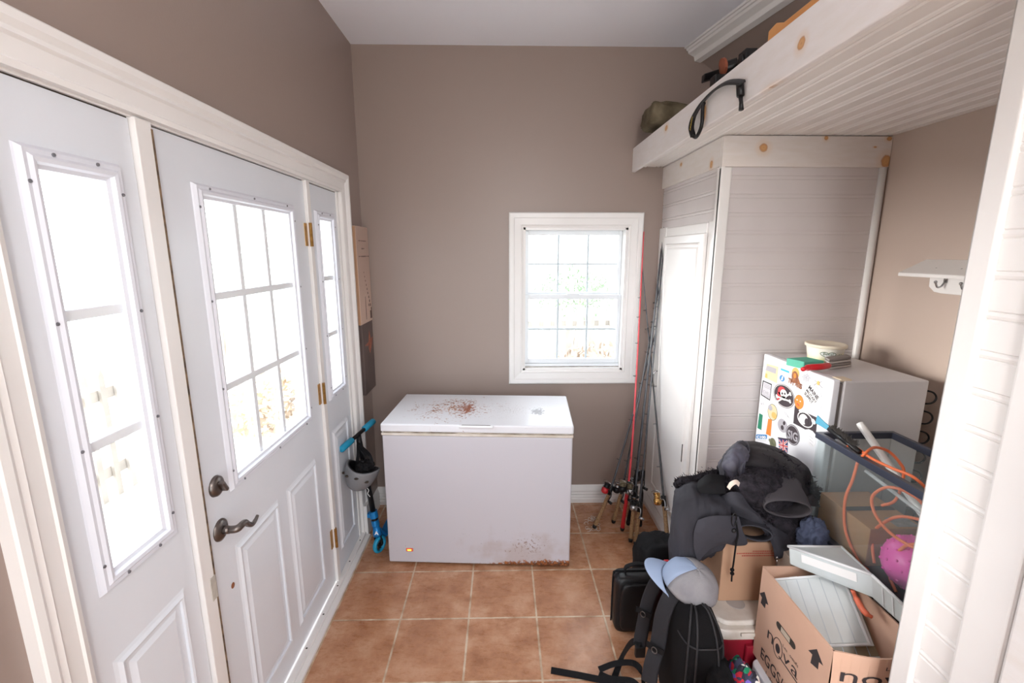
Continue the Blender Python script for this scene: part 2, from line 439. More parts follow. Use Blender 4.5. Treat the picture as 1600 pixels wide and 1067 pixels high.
# back wall with window opening
WX0, WX1, WZ0, WZ1 = 0.132, 0.790, 0.958, 1.875
b = MB(); b.box((XL, YB, 0), (WX0, YB+0.13, ZC)); b.box((WX1, YB, 0), (XR, YB+0.13, ZC)); b.box((WX0, YB, 0), (WX1, YB+0.13, WZ0)); b.box((WX0, YB, WZ1), (WX1, YB+0.13, ZC))
struct(b.build('wall_back', M_wall), 'taupe painted back wall around the small white window', 'wall')
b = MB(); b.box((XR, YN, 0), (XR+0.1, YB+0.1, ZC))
M_wallr = mat('taupe_paint_baked_light', (192, 174, 162), 0.45, bump=0.06, bscale=140)  # same taupe paint as the other walls, sunlight baked into its lighter colour
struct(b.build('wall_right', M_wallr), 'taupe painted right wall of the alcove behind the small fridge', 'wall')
# unseen rear wall, its wide opening added to let sky light in as fill
b = MB(); b.box((XL-0.12, YN-0.1, 0), (-0.45, YN, ZC)); b.box((1.05, YN-0.1, 0), (XR+0.1, YN, ZC)); b.box((-0.45, YN-0.1, 2.15), (1.05, YN, ZC))
struct(b.build('wall_rear', M_wall), 'taupe painted rear wall with a wide opening added for fill light', 'wall')
# ceiling: flat white part up to the crown, sloping taupe part beyond it
c0 = (1.11, YB+0.05); c1 = (1.72, -0.3)
b = MB(); b.prism([(XL-0.1, YN, ZC), (c1[0], YN, ZC), (c1[0], c1[1], ZC), (c0[0], c0[1], ZC), (XL-0.1, c0[1], ZC)], (0, 0, 0.06))
struct(b.build('ceiling', M_ceil), 'flat white ceiling', 'ceiling')
b = MB()
b.add([(1.10, YB, 2.875), (XR, YB, 2.44), (XR, -0.3, 2.84), (1.70, -0.3, 2.875), (1.10, YB, 2.93), (XR+0.05, YB, 2.5), (XR+0.05, -0.3, 2.93), (1.70, -0.3, 2.93)],
      [(0, 1, 2, 3), (7, 6, 5, 4), (0, 4, 5, 1), (2, 6, 7, 3)])
struct(b.build('ceiling_slope', M_wall), 'dark taupe sloping part of the ceiling above the overhead shelf', 'ceiling')
# crown moulding
b = MB(); d = V((c1[0]-c0[0], c1[1]-c0[1], 0)); d.normalize(); o = V((-d.y, d.x, 0)); o = o if o.x < 0 else -o
prof = [(0.045, 0.0), (0.045, -0.012), (0.034, -0.012), (0.031, -0.022), (0.022, -0.024), (0.018, -0.036), (-0.004, -0.044), (-0.018, -0.05), (-0.024, -0.074), (-0.06, -0.082), (-0.06, 0.0)]
profile_run(b, prof, (c0[0]-0.0, YB-0.0, ZC-0.001), (c1[0], c1[1], ZC-0.001), o)
struct(b.build('trim_1', M_trim, bevel=0.002), 'white stepped crown moulding running along the ceiling edge at upper right', 'crown moulding')

# baseboards
BP = [(0, 0), (0.016, 0), (0.018, 0.03), (0.013, 0.038), (0.018, 0.046), (0.013, 0.06), (0.018, 0.068), (0.014, 0.082), (0.016, 0.092), (0.010, 0.112), (0.006, 0.126), (0, 0.131)]
b = MB(); profile_run(b, BP, (XL, YB, 0), (0.985, YB, 0), (0, -1, 0))
struct(b.build('baseboard_back', M_trim), 'white ribbed baseboard along the back wall', 'baseboard')
b = MB(); profile_run(b, BP, (XL, 2.655, 0), (XL, YB-0.019, 0), (1, 0, 0))
struct(b.build('baseboard_left', M_trim), 'white ribbed baseboard on the left wall beside the scooter', 'baseboard')

# ------------------------------------------------------------ entrance unit on the left wall
CAS = [(0.0, -0.004), (0.0, 0.012), (0.012, 0.016), (0.016, 0.012), (0.05, 0.016), (0.056, 0.022), (0.066, 0.019), (0.078, 0.028), (0.094, 0.028), (0.098, 0.024), (0.098, 0.0)]
b = MB()
# inner edge Y .835..2.551, Z 0..2.046
ring(b, (XL, 2.550, -0.3), (0, -1, 0), (0, 0, 1), (1, 0, 0), 2.550-0.822, 2.040+0.3, CAS, sides='LTR')
# cut the part below floor by clamping
for i, v in enumerate(b.v):
    if v.z < 0.0: b.v[i] = V((v.x, v.y, 0.0))
for yy in (2.552, 2.60): pass
# plinth block at the far foot
b.box((XL+0.0, 2.556, 0.0), (XL+0.034, 2.652, 0.20))
struct(b.build('trim_2', M_trim), 'white moulded casing around the entrance door and its two sidelights', 'door casing')
# frame: head, jambs, mullions, sill
b = MB()
xs0, xs1 = XL-0.12, XL-0.004
b.box((xs0, 0.80, 0.0), (xs1, 0.832, 2.05)); b.box((xs0, 2.52, 0.0), (xs1, 2.555, 2.05)); b.box((xs0, 0.80, 2.034), (xs1, 2.555, 2.05))
b.box((xs0, 1.172, 0.0), (XL+0.004, 1.224, 2.036)); b.box((xs0, 2.124, 0.0), (XL+0.004, 2.160, 2.036))
struct(b.build('trim_3', M_trim, bevel=0.002), 'white mullions and jambs between the entrance door and its sidelights', 'door frame')
b = MB(); b.box((XL-0.12, 0.80, 0.0), (XL+0.006, 2.555, 0.016)); b.box((XL-0.004, 0.83, 0.0), (XL+0.022, 2.555, 0.028)); b.box((XL+0.022, 0.83, 0.0), (XL+0.048, 2.555, 0.014))
for k in range(9):
    y = 0.95+k*0.19; b.lathe([(0, 0.0015), (0.004, 0.0012), (0.0045, 0)], (XL+0.010, y, 0.0285), 10, mi=1)
struct(b.build('trim_4', [M_trim, M_gap], bevel=0.002), 'worn white door sill with screws along the foot of the entrance', 'door sill')

M_scr = mat('screw_grey', (130, 130, 136), 0.4, 0.6)
def panel_ring(mb, o, w, h, X):
    """raised moulded panel: o=(ynear... ) opening from near y0,z0"""
    y0, z0 = o
    P = [(0.0, 0.0), (0.0, 0.007), (0.006, 0.009), (0.014, 0.003), (0.022, 0.0)]
    ring(mb, (X, y0+w, z0), (0, -1, 0), (0, 0, 1), (1, 0, 0), w, h, [(a, c) for a, c in P])
    # raised field
    g_ = 0.03
    ring(mb, (X, y0+w-g_*1.0, z0+g_), (0, -1, 0), (0, 0, 1), (1, 0, 0), w-2*g_, h-2*g_, [(-0.004, 0.006), (0.0, 0.006), (0.014, 0.0)])
    mb.add([(X+0.006, y0+g_+0.004, z0+g_+0.004), (X+0.006, y0+w-g_-0.004, z0+g_+0.004), (X+0.006, y0+w-g_-0.004, z0+h-g_-0.004), (X+0.006, y0+g_+0.004, z0+h-g_-0.004)], [(0, 1, 2, 3)])

def lite(parent, y0, y1, z0, z1, X, nc, nr, hz=None):
    """glazed opening: frame with screws, panes with muntins"""
    w, h = y1-y0, z1-z0
    f = MB()
    P = [(-0.004, -0.022), (-0.004, 0.002), (0.004, 0.006), (0.008, 0.014), (0.016, 0.016), (0.022, 0.011), (0.030, 0.012), (0.036, 0.004), (0.038, 0.0)]
    ring(f, (X, y1, z0), (0, -1, 0), (0, 0, 1), (1, 0, 0), w, h, P)
    fr = f.build('glazing_frame', M_lite, parent)
    s_ = MB()
    def screw(y, z): s_.lathe([(0, 0.0145), (0.0035, 0.014), (0.004, 0.011)], (X, y, z), 8, (1, 0, 0))
    d = 0.026
    for k in range(4):
        z = z0+0.03+(h-0.06)*k/3; screw(y0-d, z); screw(y1+d, z)
    n = 3 if nc > 1 else 2
    for k in range(n):
        y = y0+0.03+(w-0.06)*k/max(1, n-1); screw(y, z0-d); screw(y, z1+d)
    s_.build('screw', M_scr, fr)
    m = MB()
    r_ = 0.012
    for k in range(1, nc):
        y = y0+w*k/nc; m.box((X-0.020, y-r_, z0), (X-0.008, y+r_, z1))
    for k in range(1, nr):
        z = z0+h*k/nr; m.box((X-0.0205, y0, z-r_), (X-0.0075, y1, z+r_))
    m.build('muntin', M_vinyl, parent, bevel=0.003)
    g = MB(); g.box((X-0.030, y0-0.003, z0-0.003), (X-0.026, y1+0.003, z1+0.003)); g.build('glass_pane', M_glass, parent)
    dd = MB()   # grime line and inner return
    dd.box((X-0.030, y0-0.006, z0-0.0035), (X-0.004, y1+0.006, z0+0.001)); dd.build('glazing_seal', M_dirty, parent)

def slab(mb, y0, y1, z0, z1, X, hy0, hy1, hz0, hz1, th=0.042):
    """slab with a hole"""
    for a, c in (((y0, z0), (y1, hz0)), ((y0, hz1), (y1, z1)), ((y0, hz0), (hy0, hz1)), ((hy1, hz0), (y1, hz1))):
        mb.box((X-th, a[0], a[1]), (X, c[0], c[1]))
XD = XL-0.010
# door
door = sthing('door_1', 'white entrance door with nine-pane glazing and two raised panels', 'door', (XL-0.03, 1.67, 0.03))
b = MB(); slab(b, 1.2265, 2.1215, 0.030, 2.030, XD, 1.402, 1.957, 1.002, 1.880)
panel_ring(b, (1.375, 0.155), 0.245, 0.60, XD); panel_ring(b, (1.735, 0.155), 0.245, 0.60, XD)
b.build('door_slab', M_door, door)
lite(door, 1.402, 1.957, 1.002, 1.880, XD, 3, 3)
b = MB(); b.box((XD-0.02, 1.2255, 0.03), (XD-0.004, 1.229, 2.03)); b.box((XD-0.02, 1.2255, 2.029), (XD-0.004, 2.12, 2.033)); b.build('weather_strip', M_gap, door)
# hinges on the far jamb
for z in (0.28, 1.055, 1.80):
    h = MB(); h.box((XL+0.004, 2.124, z-0.05), (XL+0.007, 2.142, z+0.05)); h.tube([(XL+0.009, 2.123, z-0.052), (XL+0.009, 2.123, z+0.052)], 0.007, 10)
    h.box((XD, 2.100, z-0.05), (XD+0.004, 2.122, z+0.05))
    for q in (-0.035, 0.035): h.lathe([(0, 0.002), (0.004, 0.0015), (0.005, 0)], (XL+0.007, 2.133, z+q), 8, (1, 0, 0))
    h.build('hinge', M_brass, door, smooth=False)
# deadbolt
h = MB(); h.lathe([(0, 0.016), (0.018, 0.016), (0.026, 0.012), (0.031, 0.008), (0.033, 0.0)], (XD, 1.300, 1.020), 28, (1, 0, 0)); 
h.build('deadbolt', M_nickel, door, smooth=True)
h = MB(); h.M = rotm('X', 0.5, (XD, 1.30, 1.02)); h.box((XD+0.014, 1.294, 1.000), (XD+0.034, 1.306, 1.040)); h.build('thumb_turn', M_nickel, door, bevel=0.004)
# lever
h = MB(); h.lathe([(0, 0.012), (0.020, 0.012), (0.028, 0.008), (0.034, 0.004), (0.035, 0.0)], (XD, 1.295, 0.875), 28, (1, 0, 0))
h.tube([(XD+0.008, 1.295, 0.875), (XD+0.03, 1.295, 0.875)], [0.014, 0.012], 16)
lp = bez([(XD+0.028, 1.295, 0.875), (XD+0.050, 1.30, 0.876), (XD+0.058, 1.325, 0.880), (XD+0.055, 1.348, 0.860), (XD+0.052, 1.374, 0.842), (XD+0.050, 1.398, 0.842), (XD+0.050, 1.414, 0.850)], 6)
h.tube(lp, [0.012]*8+[0.011-0.006*i/(len(lp)-9) for i in range(len(lp)-8)], 12)
h.build('lever_handle', M_nickel, door, smooth=True)
h = MB(); h.blob((XD+0.001, 1.318, 0.660), (0.002, 0.009, 0.010), 14, 8); h.build('rust_spot', mat('rust', (150, 92, 60), 0.8, var=0.4, vscale=200), door, smooth=True)
h = MB(); h.box((XL+0.0035, 1.200, 0.70), (XL+0.006, 1.224, 0.775)); h.build('strike_plate', mat('painted_strike', (196, 190, 180), 0.5, var=0.2, vscale=40), door, bevel=0.001)
# grime strip along the latch gap
h = MB(); h.box((XL-0.02, 1.2195, 0.03), (XL+0.0048, 1.2262, 2.02)); h.build('worn_gap_strip', mat('worn_brown_seal', (140, 116, 92), 0.8, col2=(70, 56, 46), vscale=40), door)

def sidelight(nm, y0, y1, g0, g1, lab):
    w = sthing(nm, lab, 'sidelight window', (XL-0.03, (y0+y1)/2, 0.03))
    b = MB(); slab(b, y0, y1, 0.02, 2.030, XD, g0, g1, 1.020, 1.880)
    panel_ring(b, ((y0+y1)/2-0.095, 0.155), 0.19, 0.64, XD)
    b.build('sidelight_panel', M_door, w)
    lite(w, g0, g1, 1.020, 1.880, XD, 1, 3)
    b = MB(); b.box((XD-0.02, y0-0.001, 2.029), (XD-0.002, y1, 2.0335)); b.build('weather_strip', M_gap, w)
sidelight('window_2', 0.834, 1.168, 0.922, 1.080, 'near sidelight with three stacked panes, white, nearest the camera left of the entrance door')
sidelight('window_3', 2.164, 2.518, 2.258, 2.424, 'far sidelight with three stacked panes, white, between the entrance door hinges and the wall art')

# ------------------------------------------------------------ back window
win = sthing('window_1', 'small white double-hung window with twelve panes in the back wall', 'window', (0.46, YB, WZ0))
b = MB(); ring(b, (WX0, YB, WZ0), (1, 0, 0), (0, 0, 1), (0, -1, 0), WX1-WX0, WZ1-WZ0, [(-0.001, -0.02), (0.0, 0.010), (0.012, 0.014), (0.016, 0.010), (0.055, 0.014), (0.060, 0.020), (0.084, 0.022), (0.091, 0.016), (0.091, 0.0)])
b.build('window_casing', M_trim, win)
b = MB(); y0, y1 = YB+0.0, YB+0.125
b.box((WX0-0.001, y0, WZ0-0.001), (WX0+0.014, y1, WZ1+0.001)); b.box((WX1-0.014, y0, WZ0), (WX1+0.001, y1, WZ1)); b.box((WX0, y0, WZ1-0.014), (WX1, y1, WZ1)); b.box((WX0, y0, WZ0), (WX1, y1, WZ0+0.012))
b.build('window_jamb', M_trim, win)
def sash(z0, z1, yy, nm):
    x0, x1 = WX0+0.014, WX1-0.014
    f = MB(); t = 0.024
    f.box((x0, yy, z0), (x0+t, yy+0.028, z1)); f.box((x1-t, yy, z0), (x1, yy+0.028, z1)); f.box((x0+t, yy, z0), (x1-t, yy+0.028, z0+0.032)); f.box((x0+t, yy, z1-0.03), (x1-t, yy+0.028, z1))
    s_ = f.build(nm, M_vinyl, win, bevel=0.003)
    m = MB()
    for k in (1, 2):
        x = x0+t+(x1-x0-2*t)*k/3; m.box((x-0.006, yy+0.012, z0+0.03), (x+0.006, yy+0.020, z1-0.03))
    z = (z0+z1)/2; m.box((x0+t, yy+0.0115, z-0.006), (x1-t, yy+0.0205, z+0.006)); m.build('muntin', mat('muntin_blue_white', (206, 218, 224), 0.4), s_)
    g = MB(); g.box((x0+t-0.004, yy+0.0215, z0+0.02), (x1-t+0.004, yy+0.0245, z1-0.02)); g.build('glass_pane', M_glass, s_)
sash(WZ0+0.035, 1.452, YB+0.045, 'lower_sash'); sash(1.435, WZ1-0.014, YB+0.078, 'upper_sash')
b = MB(); b.box((WX0+0.014, YB+0.035, WZ0+0.012), (WX1-0.014, YB+0.12, WZ0+0.034)); b.build('window_track', M_vinyl, win, bevel=0.004)
b = MB(); b.box((WX0+0.014, YB+0.030, WZ0+0.012), (WX1-0.014, YB+0.0345, WZ0+0.016)); b.build('grime_line', M_dirty, win)
b = MB(); b.box((0.42, YB+0.040, 1.450), (0.50, YB+0.066, 1.462)); b.build('sash_lock', M_vinyl, win, bevel=0.003)

# ------------------------------------------------------------ beadboard helper
def beadboard(mb, o, L, Wd, N, pitch=0.0815, depth=0.004, off=0.0, wide=1.0, mi=None):
    """planks along vector L (full), stacked along vector Wd (full); N = outward normal"""
    o, L, Wd, N = V(o), V(L), V(Wd), V(N).normalized(); W_ = Wd.length; u = Wd.normalized()
    ks = [(0.0, 0.0)]
    x = off
    while x < W_+pitch:
        for dx, dz in ((-0.011, 0), (-0.008, -1), (-0.005, -0.15), (0.0, 0.25), (0.005, -0.15), (0.008, -1), (0.011, 0)):
            t = x+dx*wide
            if 0.0 < t < W_: ks.append((t, dz*depth))
        x += pitch
    ks.append((W_, 0.0))
    vs = []; fs = []
    for t, z in ks: vs += [o+u*t+N*z, o+u*t+N*z+L]
    for i in range(len(ks)-1): fs.append((2*i, 2*i+1, 2*i+3, 2*i+2))
    # backing so the board has thickness
    n = len(vs); vs += [o-N*0.012, o-N*0.012+L, o+Wd-N*0.012, o+Wd-N*0.012+L]; fs.append((n, n+2, n+3, n+1))
    fs += [(0, 1, n+1, n), (len(ks)*2-2, n+2, n+3, len(ks)*2-1)]
    return mb.add(vs, fs, mi)

# ------------------------------------------------------------ far closet
KX, KY0, KZ = 1.0, 2.15, 2.231
FRIEZE = [at(1190, 232, Y=KY0), at(1287, 217, Y=KY0), at(1385, 218, Y=KY0), at(1380, 253, Y=KY0), at(1363, 231, Y=KY0)]
kn = [(FRIEZE[0].x, KY0-0.01, FRIEZE[0].z, .021, .03, .020), (FRIEZE[1].x, KY0-0.01, FRIEZE[1].z, .010, .03, .010), (FRIEZE[2].x, KY0-0.01, FRIEZE[2].z, .013, .03, .010),
      (FRIEZE[3].x, KY0-0.01, FRIEZE[3].z, .026, .03, .029), (FRIEZE[4].x, KY0-0.01, FRIEZE[4].z, .008, .03, .004)]
for q in ((1064, 257, .009, .013), (1111, 257, .01, .024)):
    p = at(q[0], q[1], X=KX-0.015); kn.append((KX-0.012, p.y, p.z, .03, q[2]*1.6, q[3]*.8))
M_frieze = pine('painted_pine_frieze', (233, 226, 222), kn, (1, 1, 5))
clo = thing('built_in_closet', 'tall white beadboard closet in the far right corner with a narrow paneled door', 'closet', (KX+0.35, KY0+0.35, 0))
b = MB(); beadboard(b, (KX+0.03, KY0, 0), (0.735-0.02, 0, 0), (0, 0, 2.10), (0, -1, 0), off=0.02, depth=0.0018); b.build('front_beadboard', M_bead, clo)
b = MB(); b.box((KX+0.012, KY0+0.012, 0), (1.74, YB-0.001, KZ-0.002)); b.build('closet_carcass', M_bead, clo)
b = MB(); b.box((KX-0.014, KY0-0.016, 2.10), (1.748, KY0+0.01, KZ)); b.box((KX-0.014, KY0+0.0102, 2.105), (KX+0.012, YB-0.001, KZ)); b.build('frieze_board', M_frieze, clo, bevel=0.002)
b = MB(); b.box((KX-0.013, KY0-0.014, 0), (KX+0.036, KY0+0.01, 2.10)); b.box((KX-0.013, KY0-0.0138, 0), (KX+0.006, KY0+0.032, 2.105)); b.build('corner_trim', M_trim, clo, bevel=0.006, seg=3)
b = MB(); b.tube([(1.732, KY0-0.004, 0), (1.732, KY0-0.004, 2.10)], 0.016, 12); b.build('corner_bead', M_trim, clo, smooth=True)
b = MB(); beadboard(b, (KX, YB-0.002, 1.86), (0, -(YB-KY0-0.03), 0), (0, 0, 0.245), (-1, 0, 0), off=0.06, depth=0.003)
b.build('side_beadboard', M_bead, clo)
b = MB()
b.box((KX-0.012, 2.80, 0.12), (KX+0.012, YB-0.001, 1.87)); b.box((KX-0.002, 2.18, 0.12), (KX+0.012, 2.25, 1.87)); b.box((KX-0.010, 2.25, 1.80), (KX+0.012, 2.80, 1.865))
b.build('face_frame', M_trim, clo, bevel=0.004)
# moulded foot of the closet side
b = MB(); profile_run(b, [(a*1.3, c*1.25) for a, c in BP], (KX, YB-0.02, 0), (KX, KY0-0.0, 0), (-1, 0, 0)); b.build('base_moulding', M_trim, clo)
# door
b = MB(); b.box((KX-0.022, 2.245, 0.19), (KX-0.002, 2.795, 1.815))
cd = b.build('closet_door', M_trim, clo, bevel=0.005)
b = MB(); P = [(-0.020, 0.004), (-0.012, 0.004), (0.0, 0.0), (0.006, -0.004), (0.010, 0.004), (0.016, 0.006), (0.022, 0.0)]
ring(b, (KX-0.022, 2.735, 0.25), (0, -1, 0), (0, 0, 1), (-1, 0, 0), 0.43, 1.50, P)
b.box((KX-0.026, 2.325, 0.27), (KX-0.018, 2.715, 1.73)); b.build('raised_panel', M_trim, cd)
hp = bez([(KX-0.022, 2.755, 0.99), (KX-0.045, 2.755, 0.985), (KX-0.052, 2.755, 0.94), (KX-0.045, 2.755, 0.895), (KX-0.022, 2.755, 0.89)], 6)
b = MB(); b.tube(hp, 0.005, 10); b.build('pull_handle', M_steel, cd, smooth=True)
b = MB(); b.box((KX-0.029, 2.292, 0.60), (KX-0.0225, 2.300, 0.70)); b.build('dark_hinge_pin', M_gap, cd)

# ------------------------------------------------------------ near closet (its corner frames the right edge of the view)
NY = 0.965
nc = thing('built_in_closet', 'white beadboard closet nearest the camera whose rounded corner post fills the right edge', 'closet', (1.37, 0.4, 0))
b = MB(); b.box((KX+0.014, -0.6, 0), (1.748, NY-0.012, KZ-0.002)); b.build('closet_carcass', M_bead, nc)
b = MB(); b.box((KX-0.012, NY-0.052, 0), (KX+0.02, NY, KZ)); b.box((KX-0.012, NY-0.012, 0), (1.748, NY, KZ-0.002)); b.build('corner_post', M_trim, nc, bevel=0.010, seg=4)
b = MB(); beadboard(b, (KX, NY-0.05, 0), (0, -0.125, 0), (0, 0, KZ-0.003), (-1, 0, 0), off=0.045, depth=0.0035); b.build('side_beadboard', M_trim, nc)
M_jamb = pine('painted_pine_jamb', (238, 234, 232), [(KX-0.02, 0.775, 0.96, .03, .010, .014)], (1, 1, 5))
b = MB(); b.box((KX-0.014, 0.745, 0), (KX+0.016, 0.832, KZ)); b.build('door_stile', M_trim, nc, bevel=0.008, seg=3)
b = MB(); b.box((KX-0.022, 0.10, 0.02), (KX+0.01, 0.738, KZ-0.1)); b.build('closet_door', M_jamb, nc, bevel=0.006)
b = MB(); b.box((KX-0.012, -0.6, 0), (KX+0.016, 0.09, KZ)); b.box((KX-0.012, 0.09, KZ-0.09), (KX+0.016, 0.745, KZ)); b.build('door_surround', M_trim, nc, bevel=0.006)

# ------------------------------------------------------------ overhead shelf
shf = thing('overhead_shelf', 'deep white overhead shelf with knotty fascia board and beadboard underside', 'shelf', (1.27, 1.2, 2.2))
kn = []
for u, v, a, c in ((1252, 68, .017, .017), (1204, 140, .036, .011), (1041, 200, .02, .014), (1101, 176, .014, .03), (1327, 68, .01, .004)):
    p = at(u, v, X=0.795); kn.append((0.795, p.y, p.z, .03, a, c))
M_fascia = pine('painted_pine_fascia', (238, 233, 232), kn, (1, 1, 4))
b = MB(); b.box((0.795, -0.6, 2.203), (0.815, YB-0.001, 2.342)); b.build('fascia_board', M_fascia, shf, bevel=0.004, seg=3)
b = MB(); beadboard(b, (0.815, -0.6, 2.2345), (0, YB+0.598, 0), (XR-0.815-0.001, 0, 0), (0, 0, -1), off=0.06, depth=0.006, wide=1.6); b.build('beadboard_underside', mat('underside_paint', (240, 234, 230), 0.4), shf)
b = MB(); b.box((0.815, -0.6, 2.258), (XR-0.001, YB-0.001, 2.328)); b.build('shelf_deck', M_trim, shf)

# ------------------------------------------------------------ outdoors
M_out = mat('pale_ground', (222, 220, 212), 0.9, col2=(190, 184, 170), vscale=1.5)
M_leaf = mat('dry_leaves', (226, 212, 198), 0.9, col2=(206, 186, 160), vscale=9)
M_leafg = mat('shrub_leaves', (232, 235, 228), 0.9, col2=(214, 221, 208), vscale=8)
M_picket = mat('weathered_picket', (176, 168, 160), 0.8, var=0.25, vscale=5)
b = MB(); b.box((-30, -20, -0.45), (30, 30, -0.35)); struct(b.build('ground_outside', M_out), 'pale ground outside the windows', 'ground')
b = MB(); b.box((-2.9, -1.5, -0.12), (-0.995, 4.2, -0.03)); struct(b.build('porch_deck', M_out), 'pale porch deck outside the entrance door', 'porch')
def fence(p0, p1, z0, h, gap, w, lab):
    p0, p1 = V(p0), V(p1); d = (p1-p0); L = d.length; d.normalize(); nrm = V((-d.y, d.x, 0))
    t = thing('picket_fence', lab, 'fence', ((p0.x+p1.x)/2, (p0.y+p1.y)/2, z0))
    r = MB()
    for z in (z0+h*0.2, z0+h*0.8): r.hexa(p0+V((0, 0, z-0.04)), d*L, nrm*0.04, V((0, 0, 0.08)))
    r.build('rail', M_picket, t)
    n = int(L/gap)
    pk = MB()
    for i in range(n):
        q = p0+d*(i*gap)-nrm*0.025
        pk.prism([q+V((0, 0, z0)), q+d*w+V((0, 0, z0)), q+d*w+V((0, 0, z0+h-0.05)), q+d*w/2+V((0, 0, z0+h)), q+V((0, 0, z0+h-0.05))], nrm*0.022)
    k = pk.build('picket_panel', M_picket, t)
fence((-1.5, 6.2, 0), (3.5, 6.6, 0), -0.35, 1.35, 0.16, 0.10, 'weathered picket fence seen through the back window')
fence((-2.85, 0.4, 0), (-2.85, 4.1, 0), -0.03, 0.95, 0.13, 0.045, 'porch railing with thin balusters seen through the door glazing')
def shrub(c, r, m, lab, n=700, seed=1, ls=0.09):
    rnd = random.Random(seed); b = MB(); c = V(c)
    t = thing('shrub', lab, 'shrub', (c.x, c.y, -0.35))
    for i in range(n):
        d = V((rnd.gauss(0, 1), rnd.gauss(0, 1), rnd.gauss(0, 1))).normalized()*(rnd.random()**0.4)
        p = c+V((d.x*r[0], d.y*r[1], d.z*r[2])); a = V((rnd.gauss(0, 1), rnd.gauss(0, 1), rnd.gauss(0, 1))).normalized()*ls; e = a.orthogonal().normalized()*ls*0.45
        b.add([p-a, p+e, p+a, p-e], [(0, 1, 2, 3)])
    b.build('foliage', m, t)
    s_ = MB()
    for i in range(7):
        a = 2*PI*i/7; s_.tube([(c.x, c.y, -0.35), (c.x+math.cos(a)*r[0]*0.3, c.y+math.sin(a)*r[1]*0.3, c.z-r[2]*0.2), (c.x+math.cos(a)*r[0]*0.7, c.y+math.sin(a)*r[1]*0.7, c.z+r[2]*0.5)], [0.03, 0.02, 0.008], 6)
    s_.build('stem', mat('bark_'+str(seed), (200, 190, 180), 0.9), t)
shrub((1.35, 8.6, 0.95), (0.75, 0.5, 0.55), mat('back_shrub_leaves', (142, 164, 132), 0.9, col2=(116, 132, 106), vscale=8), 'green leafy shrub behind the fence in the back window', 700, 1, 0.05)
shrub((1.25, 5.2, 0.15), (0.9, 0.5, 0.55), mat('back_bush_twigs', (176, 156, 140), 0.9, col2=(150, 134, 118), vscale=9), 'dry brown bush in front of the fence in the back window', 1500, 2, 0.05)
shrub((-4.6, 7.4, 1.9), (0.9, 0.9, 1.2), M_leafg, 'pale green tree seen through the upper door panes', 1400, 3, 0.08)
shrub((-2.3, 4.9, 0.0), (0.8, 0.6, 0.5), M_leaf, 'dry brown hedge seen through the lower door panes', 1800, 4, 0.06)
for y_, lab in ((1.55, 'white porch post seen through the near sidelight'), (3.9, 'white porch post seen through the right-hand door panes')):
    b = MB(); b.box((-2.76, y_-0.07, -0.03), (-2.62, y_+0.07, 2.6)); b.box((-2.79, y_-0.1, -0.03), (-2.59, y_+0.1, 0.15)); b.box((-2.79, y_-0.1, 2.45), (-2.59, y_+0.1, 2.6)); tag(b.build('porch_post', M_picket, bevel=0.01), lab, 'post')

# ------------------------------------------------------------ fixture for the added fill light (unseen, behind the camera)
t = thing('added_fill_lamp', 'added round white fixture for the fill light, unseen behind the camera', 'lamp', (0.25, -0.75, 2.82))
b = MB(); b.lathe([(0, 0.0), (0.10, 0.0), (0.13, 0.03), (0.14, 0.08), (0, 0.08)], (0.25, -0.75, 2.82), 32); b.build('fill_lamp_housing', M_trim, t, smooth=True)
b = MB(); b.tube([(0.25, -0.70, 2.84), (0.25, -0.70, 2.43)], 0.012, 12); b.build('fill_lamp_socket', M_brass, t)

